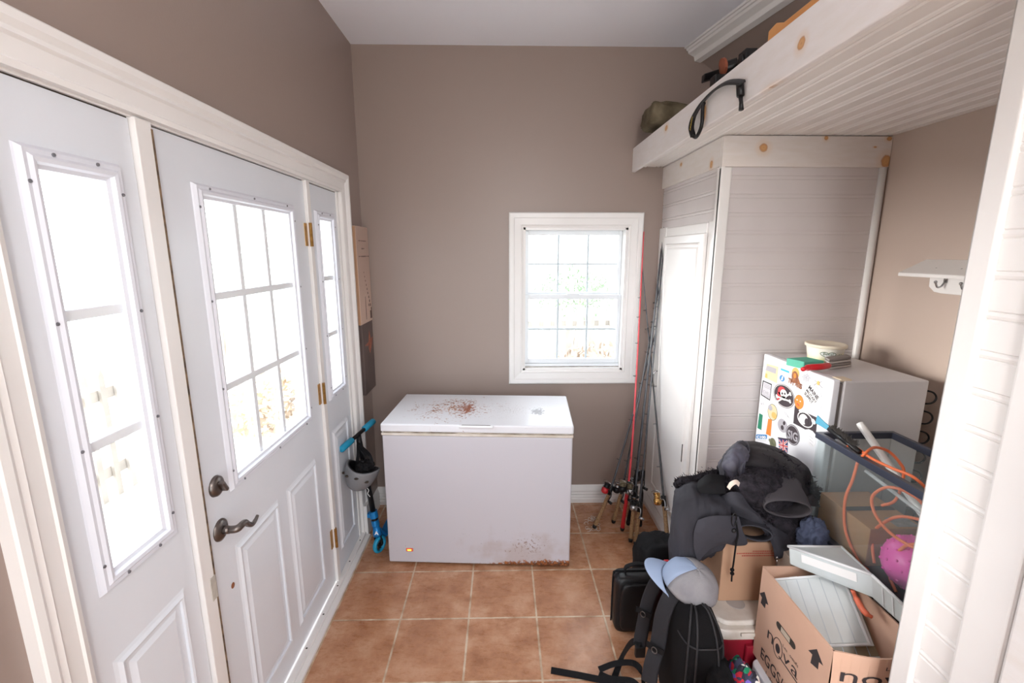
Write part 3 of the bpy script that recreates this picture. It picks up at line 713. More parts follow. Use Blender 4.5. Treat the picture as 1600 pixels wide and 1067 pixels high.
# ------------------------------------------------------------ chest freezer
FA = -0.060; FO = V((-0.140, 2.262, 0))
FM = Matrix.Translation(FO) @ Matrix.Rotation(FA, 4, 'Z')
def frz_mat(name, top):
    m = mat(name, (216, 213, 219), 0.3); g = G(m); tcn = g.n('ShaderNodeNewGeometry').outputs['Position']
    p = g.map(tcn, (1, 1, 1), (0, 0, -FA), (0, 0, 0))
    # to local freezer coords
    mp = g.n('ShaderNodeVectorMath', operation='SUBTRACT'); g.l(tcn, mp.inputs[0]); mp.inputs[1].default_value = FO
    rt = g.n('ShaderNodeVectorRotate', rotation_type='Z_AXIS'); g.l(mp.outputs[0], rt.inputs['Vector']); rt.inputs['Angle'].default_value = -FA
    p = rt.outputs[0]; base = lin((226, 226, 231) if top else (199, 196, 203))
    if top:
        d = g.dist(p, (-0.16, 0.26, 0.84), (1/0.20, 1/0.19, 1)); n = g.noise(g.map(p, (1, 1, 1)), 62, 5, 0.72); n0 = g.noise(p, 12, 3)
        f = g.math('ADD', n, g.math('MULTIPLY', g.math('SUBTRACT', n0, 0.5), 0.35))
        f = g.math('SUBTRACT', f, g.math('MULTIPLY', d, 0.13)); rust = g.smooth(f, 0.47, 0.50, 0, 1)
        c = g.mix(rust, base, g.ramp(n0, [(0.35, lin((192, 130, 84))), (0.62, lin((150, 92, 56)))]))
        d2 = g.dist(p, (-0.08, 0.25, 0.84), (1/0.05, 1/0.11, 1)); f2 = g.smooth(g.math('SUBTRACT', n, g.math('MULTIPLY', d2, 0.16)), 0.36, 0.42, 0, 1)
        c = g.mix(f2, c, lin((150, 78, 40)))
        d4 = g.dist(p, (0.14, 0.24, 0.84), (1/0.28, 1/0.17, 1)); n4 = g.noise(p, 110, 3, 0.7)
        f4 = g.smooth(g.math('SUBTRACT', n4, g.math('MULTIPLY', d4, 0.09)), 0.56, 0.60, 0, 0.6); c = g.mix(f4, c, lin((138, 126, 120)))
        d3 = g.dist(p, (0.325, 0.215, 0.84), (1/0.032, 1/0.045, 1)); f3 = g.smooth(g.math('SUBTRACT', n, g.math('MULTIPLY', d3, 0.18)), 0.28, 0.36, 0, 0.8); c = g.mix(f3, c, lin((112, 104, 112)))
    else:
        x, y, z = g.sep(p)
        n = g.noise(p, 55, 5, 0.7); n0 = g.noise(p, 9, 3)
        # brown patch low right, with specks
        d = g.dist(p, (0.27, 0.0, 0.13), (1/0.14, 1, 1/0.075)); f = g.smooth(g.math('SUBTRACT', n, g.math('MULTIPLY', d, 0.10)), 0.50, 0.56, 0, 0.7); c = g.mix(f, base, lin((120, 84, 58)))
        d = g.dist(p, (0.22, 0.0, 0.10), (1/0.30, 1, 1/0.12)); f = g.smooth(g.math('SUBTRACT', n0, g.math('MULTIPLY', d, 0.30)), 0.16, 0.5, 0, 0.32); c = g.mix(f, c, lin((160, 128, 104)))
        n5 = g.noise(p, 90, 2); f = g.smooth(n5, 0.70, 0.74, 0, 0.5)
        f = g.math('MULTIPLY', f, g.smooth(z, 0.42, 0.05, 0, 1)); c = g.mix(f, c, lin((120, 106, 98)))
        # rust edge along the bottom, growing to the right
        edge = g.math('ADD', g.math('MULTIPLY', g.math('SUBTRACT', n, 0.5), 0.10), g.math('MULTIPLY', g.smooth(x, -0.15, 0.5, 0, 1), 0.040))
        edge = g.math('ADD', edge, g.math('MULTIPLY', g.math('SUBTRACT', n0, 0.5), 0.03))
        f = g.math('MULTIPLY', g.smooth(g.math('SUBTRACT', z, edge), 0.014, 0.0, 0, 1), g.smooth(x, -0.2, 0.05, 0, 1))
        c = g.mix(f, c, g.ramp(n, [(0.40, lin((62, 38, 26))), (0.52, lin((124, 68, 34))), (0.62, lin((176, 110, 60)))]))
    g.l(c, g.b.inputs['Base Color']); return m
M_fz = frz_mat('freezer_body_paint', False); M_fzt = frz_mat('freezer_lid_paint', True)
fz = thing('chest_freezer', 'white chest freezer with rusty stains on its lid and a rusted bottom right edge', 'freezer', (FO.x, FO.y+0.26, 0))
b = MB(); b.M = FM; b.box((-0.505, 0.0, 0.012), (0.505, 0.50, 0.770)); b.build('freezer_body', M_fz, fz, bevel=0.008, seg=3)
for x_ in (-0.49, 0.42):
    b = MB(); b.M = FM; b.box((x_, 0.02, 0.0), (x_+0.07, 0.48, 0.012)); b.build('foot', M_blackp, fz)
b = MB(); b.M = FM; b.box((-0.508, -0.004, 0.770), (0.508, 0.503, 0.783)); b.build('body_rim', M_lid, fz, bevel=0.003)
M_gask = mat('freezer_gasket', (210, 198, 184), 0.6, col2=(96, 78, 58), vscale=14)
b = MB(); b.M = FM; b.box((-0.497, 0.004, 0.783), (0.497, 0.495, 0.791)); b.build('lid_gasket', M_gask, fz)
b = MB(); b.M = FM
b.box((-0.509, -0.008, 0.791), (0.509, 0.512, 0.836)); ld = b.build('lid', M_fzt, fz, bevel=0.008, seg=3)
b = MB(); b.M = FM; b.box((-0.09, -0.022, 0.822), (0.09, 0.0, 0.8375)); b.build('lid_handle', M_white, ld, bevel=0.006, seg=3)
b = MB(); b.M = FM; b.box((-0.075, -0.016, 0.8372), (0.075, -0.010, 0.8382)); b.build('handle_groove', M_nickel, ld)
b = MB(); b.M = FM; b.box((-0.405, -0.004, 0.083), (-0.365, 0.001, 0.103)); b.build('control_panel', mat('orange_plastic', (226, 120, 90), 0.4), fz, bevel=0.002)
b = MB(); b.M = FM; b.box((-0.396, -0.006, 0.089), (-0.376, -0.003, 0.097)); b.build('power_light', mat('lit_orange', (255, 150, 60), 0.4, emis=((255, 150, 50), 4.0)), fz)

# ------------------------------------------------------------ wall art on the left wall
art = thing('wall_art', 'tall narrow printed wooden board hanging on the left wall by the back corner', 'wall art', (XL+0.02, 2.80, 0.86))
M_art1 = mat('art_print_tan', (196, 170, 156), 0.6); g = G(M_art1); x, y, z = g.sep(g.pos())
g.l(g.mix(g.smooth(z, 1.70, 1.35, 0, 1), lin((188, 162, 148)), lin((206, 178, 162))), g.b.inputs['Base Color'])
AX = XL+0.038
b = MB(); b.box((XL+0.001, 2.668, 1.300), (AX, 2.905, 1.872)); u_ = b.build('upper_board', M_art1, art, bevel=0.002)
b = MB(); b.box((XL+0.001, 2.690, 0.862), (AX-0.004, 2.905, 1.300)); b.build('lower_board', mat('art_print_dusk', (98, 82, 78), 0.5, col2=(76, 64, 62), vscale=5), art, bevel=0.002)
b = MB(); b.box((XL+0.002, 2.6665, 1.30), (AX-0.002, 2.6685, 1.868)); b.build('board_edge', mat('board_edge_tan', (172, 134, 104), 0.6), art)
M_sc = mat('art_dark_ink', (96, 74, 68), 0.7); M_os = mat('art_sunset_orange', (184, 110, 84), 0.6, col2=(140, 84, 68), vscale=30)
b = MB(); rnd = random.Random(3)
for z, y0, y1 in ((1.79, 2.71, 2.86), (1.745, 2.76, 2.82), (1.70, 2.70, 2.88)):
    y = y0
    while y < y1:
        w = rnd.uniform(0.008, 0.02); h = rnd.uniform(0.002, 0.005); b.box((AX, y, z-h), (AX+0.0006, y+w, z+h*0.6)); y += w+0.005
for i in range(10):
    y = 2.775+i*0.009+(0.0015*i*i*0.2); z = 1.60-i*0.026; b.box((AX, y, z), (AX+0.0006, y+0.006+i*0.0012, z+0.009+i*0.001))
b.box((AX, 2.775, 1.32), (AX+0.0006, 2.783, 1.46)); b.box((AX, 2.86, 1.315), (AX+0.0006, 2.895, 1.365)); b.box((AX, 2.835, 1.395), (AX+0.0006, 2.85, 1.41))
b.build('printed_script', M_sc, u_)['kind'] = 'stuff'
b = MB(); X2 = AX-0.0039
b.prism([(X2, 2.72, 1.165), (X2, 2.80, 1.175), (X2, 2.825, 1.25), (X2, 2.85, 1.185), (X2, 2.895, 1.195), (X2, 2.87, 1.15), (X2, 2.82, 1.10), (X2, 2.79, 1.155)], (0.0005, 0, 0)); b.build('sunset_glow', M_os, art)

# ------------------------------------------------------------ kick scooter with helmet
sc = thing('kick_scooter', 'small kick scooter with turquoise grips and blue front fork leaning beside the freezer', 'scooter', (-0.715, 2.44, 0))
wh = V((-0.725, 2.40, 0.050)); top = V((-0.825, 2.46, 0.705))
ax = (top-wh).normalized()
b = MB(); b.tube([wh+ax*0.18, wh+ax*0.60, top], [0.015, 0.015, 0.014], 14); b.build('stem', M_blackp, sc, smooth=True)
b = MB(); b.tube(bez([wh+ax*(0.30+0.02*i)+V((0.005*(-1)**i, -0.0165, 0)) for i in range(8)], 3), 0.0022, 6); b.build('stem_lettering', M_bright, sc)
hb = V((0.045, 0.17, 0.02)).normalized()
b = MB(); b.tube([top-hb*0.16, top+hb*0.16], 0.011, 12); b.build('handlebar', M_blackp, sc, smooth=True)
for s_ in (-1, 1):
    b = MB(); b.tube([top+hb*s_*0.062, top+hb*s_*0.066, top+hb*s_*0.165, top+hb*s_*0.170], [0.014, 0.018, 0.018, 0.013], 16); b.build('grip', M_teal, sc, smooth=True)
b = MB(); b.tube([wh+ax*0.165, wh+ax*0.205], 0.024, 18); b.tube([wh+ax*0.115, wh+ax*0.150], 0.022, 16); b.box(tuple(wh+ax*0.18+V((-0.035, -0.012, -0.012))), tuple(wh+ax*0.18+V((-0.02, 0.012, 0.012)))); b.build('clamp', M_blue, sc, smooth=False)
b = MB(); b.tube([wh+ax*0.150, wh+ax*0.165], 0.019, 14); b.build('headset', M_blackp, sc)
b = MB(); b.tube([wh+ax*0.055, wh+ax*0.07, wh+ax*0.12], [0.026, 0.025, 0.017], 14); b.build('fork_crown', M_blue, sc, smooth=True)
b = MB(); text_mb(b, 'A', wh+ax*0.075+V((-0.008, -0.027, 0)), (1, 0, 0), (0, 0, 1), 0.022, bold=0.03); b.build('fork_emblem', M_bright, sc)
b = MB()
for s_ in (-1, 1): b.hexa(wh+V((s_*0.018-0.003, -0.012, -0.004)), V((0.006, 0, 0)), V((0, 0.024, 0)), ax*0.075)
b.build('fork', M_blackp, sc, bevel=0.002)
def wheel(c, ax_):
    b = MB(); b.lathe([(0.034, -0.012), (0.046, -0.011), (0.050, -0.005), (0.050, 0.005), (0.046, 0.011), (0.034, 0.012), (0.034, -0.012)], c, 32, ax_); w = b.build('wheel', M_teal, sc, smooth=True)
    b = MB(); b.lathe([(0.0, -0.013), (0.012, -0.013), (0.012, 0.013), (0.0, 0.013)], c, 16, ax_)
    for k in range(5):
        a = 2*PI*k/5; b.tube([V(c), V(c)+V((0, math.cos(a), math.sin(a)))*0.036], 0.006, 8)
    b.build('wheel_hub', M_blackp, w)
wheel(wh, (1, -0.45, 0)); wheel(V((-0.70, 2.74, 0.050)), (1, 0.05, 0))
b = MB(); b.hexa((-0.745, 2.47, 0.055), (0.09, 0.01, 0), (0.01, 0.24, 0), (0, 0, 0.014)); b.tube([wh+ax*0.10, V((-0.708, 2.47, 0.062))], 0.016, 12); b.build('deck', M_blue, sc, bevel=0.003)

hm = thing('skate_helmet', 'grey skate helmet with black padding hanging upside down from the scooter bar', 'helmet', (-0.775, 2.36, 0.42))
hc = V((-0.772, 2.345, 0.565))
Q = Matrix.Rotation(0.30, 4, 'Y') @ Matrix.Rotation(-0.25, 4, 'X')
def hel(r0, r1, zt, n=40, m=14, f=lambda a: 0.0):
    vs = []; fs = []
    for i in range(m+1):
        th = PI/2*i/m
        for k in range(n):
            a = 2*PI*k/n; R = math.cos(th)**0.75; z = -math.sin(th)*r1
            vs.append(hc+Q.to_3x3() @ V((R*r0[0]*math.cos(a), R*r0[1]*math.sin(a), z*1.0+f(a)*(1-i/m))))
    for i in range(m):
        for k in range(n): fs.append((i*n+k, (i+1)*n+k, (i+1)*n+(k+1) % n, i*n+(k+1) % n))
    return vs, fs
b = MB(); vs, fs = hel((0.088, 0.105), 0.125, 0, f=lambda a: 0.012*math.cos(2*a)); b.add(vs, fs); hs = b.build('helmet_shell', M_grey, hm, smooth=True, solid=0.006)
b = MB(); vs, fs = hel((0.079, 0.096), 0.108, 0, f=lambda a: 0.010*math.cos(2*a)); b.add(vs, fs); b.build('foam_liner', M_blackp, hm, smooth=True, solid=0.008)
b = MB()
for a, z in ((-2.2, -0.045), (-1.55, -0.040), (-0.9, -0.05), (-2.9, -0.05)):
    th = math.asin(min(1, -z/0.125)); R = math.cos(th)**0.75
    p = hc+Q.to_3x3() @ V((R*0.0885*math.cos(a), R*0.1055*math.sin(a), z)); n_ = (p-hc).normalized()
    b = MB(); b.blob(p+n_*0.004, (0.012, 0.010, 0.006), 12, 8); b.build('vent', M_gap, hs, smooth=True)
b = MB()
for x0, x1, s_ in ((-0.05, -0.035, 1), (0.02, -0.03, 1), (0.06, -0.02, -1)):
    p = bez([hc+V((x0, 0.03*s_, -0.03)), hc+V((x0*0.6, 0.02, 0.05)), V((-0.815+x1*0.2, 2.44, 0.66)), V((-0.822, 2.47, 0.712))], 8); b.ribbon(p, 0.018, 0.003, (1, 0.3, 0))
b.blob(hc+V((0.01, 0.0, 0.0)), (0.05, 0.06, 0.035), 20, 12, fn=lambda d: 1+0.35*noise.noise(d*3)); b.build('chin_strap', M_black, hm, smooth=False)

# ------------------------------------------------------------ fishing rods in the corner by the closet
def rod(label, butt, mid, tip, blank, grip, glen, reel=None, rpos=0.30, accent=None, split=False):
    """butt, mid, tip: world points; grip length; reel colour"""
    t = thing('fishing_rod', label, 'fishing rod', (butt[0], butt[1], 0), 'fishing rods leaning in the corner')
    P = [V(p) for p in bez([butt, mid, tip], 16)]
    d = (P[1]-P[0]).normalized(); L = sum((P[i+1]-P[i]).length for i in range(len(P)-1))
    def along(s_):
        for i in range(len(P)-1):
            q = (P[i+1]-P[i]).length
            if s_ <= q: return P[i]+(P[i+1]-P[i])*(s_/q)
            s_ -= q
        return P[-1]
    g0 = V(butt)
    b = MB(); n = len(P); b.tube([along(glen*0.9)]+[p for p in P if (p-g0).length > glen], [0.0072]+[0.0072-0.0052*(i/n) for i in range(len([p for p in P if (p-g0).length > glen]))], 8); b.build('rod_blank', blank, t, smooth=True)
    b = MB(); b.tube([along(0.012), along(0.02), along(glen*0.5), along(glen*0.9), along(glen)], [0.012, 0.0135, 0.0115, 0.0125, 0.008], 14); b.build('handle_grip', grip, t, smooth=True)
    b = MB(); b.tube([along(0.0), along(0.012), along(0.022)], [0.010, 0.014, 0.0138], 14); b.build('butt_cap', accent or M_blackp, t, smooth=True)
    sd = V((-0.8, -0.55, 0)).normalized(); sd = (sd-d*sd.dot(d)).normalized(); s2 = d.cross(sd)
    if reel:
        c = along(rpos); bc = c+sd*0.052
        b = MB(); b.tube([c-d*0.03, c+d*0.03], 0.0148, 12); b.build('reel_seat', M_blackp, t, smooth=True)
        b = MB(); b.tube([c+sd*0.01, bc-sd*0.01], [0.006, 0.008], 8); b.tube([bc-d*0.028, bc-d*0.02, bc+d*0.004, bc+d*0.010], [0.012, 0.022, 0.023, 0.014], 18); rb = b.build('reel_body', reel[0], t, smooth=True)
        b = MB(); b.tube([bc+d*0.010, bc+d*0.012, bc+d*0.016, bc+d*0.034, bc+d*0.038, bc+d*0.040], [0.010, 0.022, 0.017, 0.017, 0.023, 0.018], 18); b.build('spool', reel[1], rb, smooth=True)
        b = MB(); k = s2*1; b.tube(bez([bc+k*0.01, bc+k*0.045, bc+k*0.055-d*0.02, bc+k*0.050-d*0.055], 4), 0.0032, 8); b.tube([bc+k*0.050-d*0.055, bc+k*0.078-d*0.057], [0.008, 0.009], 10); b.build('crank_handle', M_blackp if reel[2] == 0 else M_steel, rb, smooth=True)
        b = MB(); b.tube(bez([bc+k*0.024+d*0.012, bc+k*0.03+d*0.045+sd*0.01, bc+d*0.052+sd*0.022, bc-k*0.03+d*0.045+sd*0.01, bc-k*0.024+d*0.012], 5), 0.0016, 6); b.build('bail_wire', M_steel, rb, smooth=True)
    for s_ in (glen+0.22, glen+0.48, glen+0.72, glen+0.92, glen+1.08, glen+1.20):
        if s_ > L-0.02: break
        c = along(s_); r_ = 0.013-0.008*(s_/L); dd = (along(min(L, s_+0.02))-c).normalized(); o_ = sd*(r_+0.008)
        b = MB(); b.tube([c+dd*0.012, c+o_-sd*r_], 0.0012, 5); b.tube([c+o_+(sd*math.cos(a)+s2*math.sin(a))*r_ for a in [2*PI*i/10 for i in range(11)]], 0.0014, 5, caps=False); b.tube([c-dd*0.012, c+dd*0.014], 0.0068-0.0035*s_/L, 8)
        b.build('line_guide', M_carbon, t, smooth=True)
    return t
def F(u, v, z=0.014): return at(u, v, Z=z)
def B(u, v, y=2.86): return at(u, v, Y=y)
M_dred = mat('dark_red_reel', (190, 36, 44), 0.35)
rod('rod with a bright red blank and a black butt knob, tip against the window casing', F(972, 829), at(988, 690, Y=2.60), B(1006, 362, 2.875), M_pinkrod, M_dred, 0.26, (M_blackp, M_green, 0), 0.30)
rod('leftmost rod with cork handle and red reel, splayed out towards the freezer', F(928, 825), at(962, 740, Y=2.66), at(1030, 500, Y=2.885), M_carbon, M_cork, 0.24, (M_dred, M_blackp, 0), 0.26)
rod('second rod from the left, slim cork handle with dark reel', F(958, 817), at(980, 725, Y=2.68), at(1033, 430, Y=2.888), M_carbon, M_cork, 0.20, (M_blackp, M_steel, 0), 0.24)
rod('rod with black foam handle standing behind the red one', F(981, 820), at(995, 730, Y=2.66), at(1035, 375, Y=2.885), M_carbon, M_blackp, 0.22, (M_steel, M_steel, 0), 0.28)
rod('rod with cork handle left of the rightmost cork pair, silver reel', F(985, 847), at(996, 735, Y=2.58), at(1038, 355, Y=2.88), M_carbon, M_cork, 0.26, (M_steel, M_green, 0), 0.30)
rod('tallest rod with long cork handle and grey reel, right one of the cork pair', F(993, 852), at(1004, 740, Y=2.56), at(1041, 345, Y=2.87), M_carbon, M_cork, 0.24, (M_steel, M_blackp, 1), 0.22)
rod('rod with black crank sticking out towards the closet', F(1000, 822), at(1006, 720, Y=2.66), at(1036, 395, Y=2.886), M_carbon, M_blackp, 0.24, (M_blackp, M_blackp, 0), 0.33)
rod('rightmost rod with gold reel leaning over towards the window', at(1043, 846, X=0.93), at(1026, 660, Y=2.70), at(1003, 413, Y=2.89), M_carbon, M_cork, 0.20, (M_gold, M_gold, 1), 0.22)
b = MB(); rnd = random.Random(5)
for i in range(16):
    c = F(915+rnd.random()*20, 808+rnd.random()*22, 0.004); a = rnd.random()*6; b.tube(bez([c+V((math.cos(a+k)*0.014, math.sin(a+k)*0.014, abs(math.sin(k))*0.006)) for k in range(6)], 4), 0.0012, 5)
tag(b.build('tangled_line', mat('clear_line', (225, 215, 205), 0.3)), 'small tangle of pale fishing line on the floor beside the rod butts', 'fishing line')

# ------------------------------------------------------------ fridge with stickers
FX0, FY0, FY1, FZ = 1.264, 1.653, 2.125, 1.238
fr = thing('small_fridge', 'small white fridge with a sticker-covered door standing in the alcove', 'fridge', (1.46, 1.89, 0))
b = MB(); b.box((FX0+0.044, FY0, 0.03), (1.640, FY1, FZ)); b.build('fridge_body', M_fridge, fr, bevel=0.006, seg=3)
b = MB(); b.box((FX0+0.020, FY0+0.008, 0.05), (FX0+0.046, FY1-0.008, FZ-0.012)); b.build('door_seal', mat('seal_grey', (120, 112, 108), 0.6), fr)
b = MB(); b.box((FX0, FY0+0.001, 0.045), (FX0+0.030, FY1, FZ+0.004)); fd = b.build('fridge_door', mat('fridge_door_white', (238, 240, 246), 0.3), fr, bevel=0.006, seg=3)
b = MB(); b.box((FX0+0.03, FY0+0.004, FZ-0.004), (FX0+0.075, FY0+0.05, FZ+0.006)); b.build('top_hinge_cover', mat('yellowed_plastic', (222, 206, 182), 0.5), fr, bevel=0.003)
for x_, y_ in ((1.33, FY0+0.05), (1.33, FY1-0.05), (1.60, FY0+0.05), (1.60, FY1-0.05)):
    b = MB(); b.tube([(x_, y_, 0), (x_, y_, 0.032)], 0.018, 12); b.build('foot', M_blackp, fr)
for i in range(7):   # condenser loops behind
    z = 1.165-i*0.083
    b = MB(); b.tube(bez([(1.641, FY0+0.03, z+0.028), (1.672, FY0+0.012, z+0.022), (1.685, FY0+0.008, z), (1.672, FY0+0.012, z-0.022), (1.641, FY0+0.03, z-0.028)], 6), 0.0035, 8); b.build('condenser_loop', M_blackp, fr, smooth=True)

SXF = FX0-0.0006
LAYER = [0]
def Sp(u, v, k=0.0): return at(u, v, X=SXF-k)
def spoly(b, px_, mi=0, k=0.0): b.prism([Sp(u, v, k) for u, v in px_], (-0.0005, 0, 0), mi)
def sell(b, c, w, h, mi=0, k=0.0, n=28, rot=0.0, a0=0, a1=2*PI):
    c = Sp(*c, k); pts = []
    for i in range(n):
        a = a0+(a1-a0)*i/n; y = math.cos(a)*w/2; z = math.sin(a)*h/2
        pts.append((c.x, c.y-(y*math.cos(rot)-z*math.sin(rot)), c.z+y*math.sin(rot)+z*math.cos(rot)))
    b.prism(pts, (-0.0005, 0, 0), mi)
def stext(b, s_, p0, p1, h, mi=0, k=0.0, bold=0.02):
    a, c = Sp(*p0, k), Sp(*p1, k); r_ = (c-a); w = r_.length; r_.normalize(); up = V((0, -r_.z, r_.y)); up = -up if up.z < 0 else up
    text_mb(b, s_, a, r_, up, h, w, 0.0008, mi, bold)
def stk(b, mats, label): return b.build('sticker', mats, fd, label=label)
mb_, mw, mk = M_blackp, M_bright, mat('sticker_black', (66, 58, 64), 0.5)
mo = mat('sticker_orange', (244, 140, 60), 0.5); mg_ = mat('sticker_green', (30, 130, 100), 0.5); mbl = mat('sticker_blue', (60, 140, 205), 0.5)
mbr = mat('sticker_brown', (176, 120, 84), 0.5, col2=(120, 70, 56), vscale=60); mgold = mat('sticker_gold', (226, 186, 110), 0.5); mgr = mat('sticker_grey', (178, 176, 184), 0.5)
mred = mat('sticker_red', (214, 70, 76), 0.5); mnavy = mat('sticker_navy', (50, 46, 104), 0.5); mol = mat('sticker_olive', (128, 128, 100), 0.5, col2=(90, 96, 74), vscale=60); mbe = mat('sticker_beige', (226, 208, 172), 0.5); mpale = mat('sticker_faint', (206, 206, 212), 0.5)
b = MB(); spoly(b, [(1198, 568), (1216, 573), (1214, 599), (1195, 590)], 0); spoly(b, [(1199, 571), (1213, 576), (1212, 584), (1196, 578)], 1, .0004); spoly(b, [(1196, 583), (1199, 584), (1199, 591), (1195, 589)], 2, .0004); stk(b, [mbe, mgr, mgold], 'beige and grey rectangular sticker')
b = MB(); spoly(b, [(1220, 575), (1233, 580), (1233, 583), (1220, 578)], 0); stk(b, [mat('sticker_cyan', (70, 190, 215), 0.5)], 'light blue strip')
b = MB(); sell(b, (1222, 591), .036, .028, 0); spoly(b, [(1220, 594), (1222, 588), (1224, 587), (1223, 594)], 1, .0005); stk(b, [mbl, mw], 'blue oval sticker')
b = MB(); sell(b, (1243, 583), .050, .048, 1); sell(b, (1242, 588), .044, .045, 0, .0004); spoly(b, [(1236, 597), (1238, 588), (1247, 590), (1251, 601)], 0, .0003); sell(b, (1242, 587), .018, .022, 2, .0009)
for i, (c, p) in enumerate(zip('TITANS', [(1231, 597), (1235, 599), (1237, 601), (1242, 602.5), (1245.5, 605), (1249, 606.5)])):
    stext(b, c, p, (p[0]+(1.5 if c == 'I' else 3.4), p[1]+(0.3 if c == 'I' else 1.7)), .021, 0, .0014, 0.04)
stk(b, [mbr, mgold, mo], 'brown and gold team sticker reading TITANS')
b = MB()
for i in range(26):
    a = i*2.4; r_ = math.sqrt(i/26); sell(b, (1260+6*r_*math.cos(a), 590+6*r_*math.sin(a)), .006, .005, 0, 0, 8)
stk(b, [mgr], 'faint grey dotted emblem')
b = MB(); 
for p, q in (((1273, 594), (1285, 606)), ((1284, 596), (1272, 601))): b.tube([Sp(*p), Sp(*q)], 0.0016, 5, 1)
sell(b, (1278.5, 598.5), .016, .018, 0, .0016); stk(b, [mgold, mgr], 'small yellow cross sticker')
b = MB(); spoly(b, [(1192, 594), (1206, 600), (1203, 626), (1189, 617)], 0); spoly(b, [(1193, 596), (1205, 601.5), (1202.5, 624), (1190.3, 616)], 1, .0004)
for i in range(3):
    spoly(b, [(1194, 598.5+i*2.4), (1204, 603+i*2.4), (1204, 604.2+i*2.4), (1194, 599.7+i*2.4)], 2, .0008)
stext(b, 'DE', (1192.5, 613), (1201, 617.5), .013, 2, .0008)
for i in range(2): spoly(b, [(1192, 614.5+i*2), (1202, 619.5+i*2), (1202, 620.5+i*2), (1192, 615.5+i*2)], 2, .0008)
stk(b, [mb_, mpale, mgr], 'grey rectangle with black border')
b = MB(); c = (1224.5, 618.5); sell(b, c, .156, .104, 0); sell(b, c, .148, .099, 1, .0004); sell(b, c, .142, .094, 0, .0008)
sell(b, (1221.5, 611.5), .058, .044, 2, .0012, rot=0.1); spoly(b, [(1215, 612), (1221, 613), (1218, 624), (1214, 625)], 2, .0012)
def bone(p, q):
    b.tube([Sp(*p, .0016), Sp(*q, .0016)], 0.0042, 6, 1)
    for e in (p, q):
        sell(b, (e[0], e[1]-1.2), .014, .010, 1, .002); sell(b, (e[0]+.6, e[1]+1.4), .014, .010, 1, .002)
bone((1213.5, 619), (1234, 627)); bone((1214, 628), (1234.5, 615.5))
sell(b, (1224.5, 615.5), .050, .040, 1, .0056); spoly(b, [(1221, 618), (1227.5, 620), (1226.5, 626), (1222, 624.5)], 1, .0056)
sell(b, (1222.3, 614.6), .011, .011, 0, .0062); sell(b, (1226.4, 615.2), .011, .011, 0, .0062); spoly(b, [(1224, 617), (1225.2, 617.4), (1224.7, 619.3)], 0, .0062)
stk(b, [mk, mw, mred], 'black round sticker with a skull in a red bandana over crossed bones')
b = MB(); sell(b, (1269.5, 621.5), .122, .106, 1, 0, rot=-0.5); sell(b, (1269.5, 621.5), .116, .101, 0, .0003, rot=-0.5)
stext(b, 'MAINE', (1263, 606), (1277, 625.5), .017, 2, .0007, 0.03); stext(b, 'MILITARY', (1259.5, 610.5), (1274.5, 631), .012, 2, .0007, 0.02); stext(b, 'SUPPLY', (1256.5, 615), (1269, 631.5), .013, 2, .0007, 0.03); stk(b, [mw, mpale, mk], 'white oval reading MAINE MILITARY SUPPLY')
b = MB(); sell(b, (1248.5, 628), .058, .062, 0, .0006); sell(b, (1245.5, 624.5), .008, .006, 1, .0012); sell(b, (1250.5, 627), .008, .006, 1, .0012); sell(b, (1247, 632), .022, .005, 2, .0012, rot=-.4); stk(b, [mo, mw, mred], 'orange oval sticker')
b = MB(); sell(b, (1207, 644), .076, .078, 0, rot=-0.35); sell(b, (1207, 644), .070, .072, 1, .0004, rot=-0.35); sell(b, (1203.5, 637), .034, .026, 2, .0008); sell(b, (1209.5, 649), .04, .03, 3, .0008)
stk(b, [mol, mbe, mgr, mgold], 'beige oval sticker with an olive rim')
b = MB(); spoly(b, [(1242, 633), (1249, 640), (1276, 652), (1276.5, 660), (1274.5, 679), (1270, 673.5), (1264, 670.5), (1258, 671), (1249, 666), (1239.5, 661)], 0)
sell(b, (1258, 655.5), .100, .062, 1, .0004); sell(b, (1258, 655.5), .088, .053, 0, .0008); sell(b, (1255, 655), .055, .044, 1, .0012, rot=.4); sell(b, (1260, 659), .022, .03, 0, .0016); sell(b, (1271, 658.5), .028, .018, 1, .0012, rot=-.4); sell(b, (1252, 643.5), .034, .012, 1, .0008, rot=-.1)
stk(b, [mk, mw], 'dark flag-shaped sticker with a white ring')
b = MB(); spoly(b, [(1186.5, 645.5), (1192, 648.5), (1189.7, 672), (1183.5, 668.5)], 0); spoly(b, [(1200.5, 654), (1206.3, 655.5), (1204, 681.5), (1196.8, 677.5)], 1); spoly(b, [(1192, 648.5), (1200.5, 654), (1196.8, 677.5), (1189.7, 672)], 2); stk(b, [mg_, mo, mw], 'green, white and orange flag')
b = MB(); spoly(b, [(1181.5, 679.5), (1183, 678.5), (1197.5, 679), (1198.5, 680.5), (1198, 685), (1196.5, 686), (1182, 685.5), (1181, 684)], 0); stext(b, 'C100', (1182.6, 684.6), (1197, 685.3), .0125, 1, .0006, 0.05); spoly(b, [(1182, 687.4), (1197, 688.4), (1197, 689.1), (1182, 688.1)], 2); stk(b, [mbl, mw, mpale], 'blue label reading C100')
b = MB(); sell(b, (1207.5, 692.5), .050, .048, 0, .0003, rot=-.4); sell(b, (1203, 688), .02, .016, 0); sell(b, (1208, 698), .045, .03, 1, 0, rot=-.4); stk(b, [mol, mgr], 'olive blob-shaped sticker')
b = MB(); sh = [(1216.5, 684.5), (1231, 687), (1230.5, 707), (1226.5, 708.5), (1224, 710), (1220, 706.5), (1217.2, 701)]; spoly(b, sh, 0)
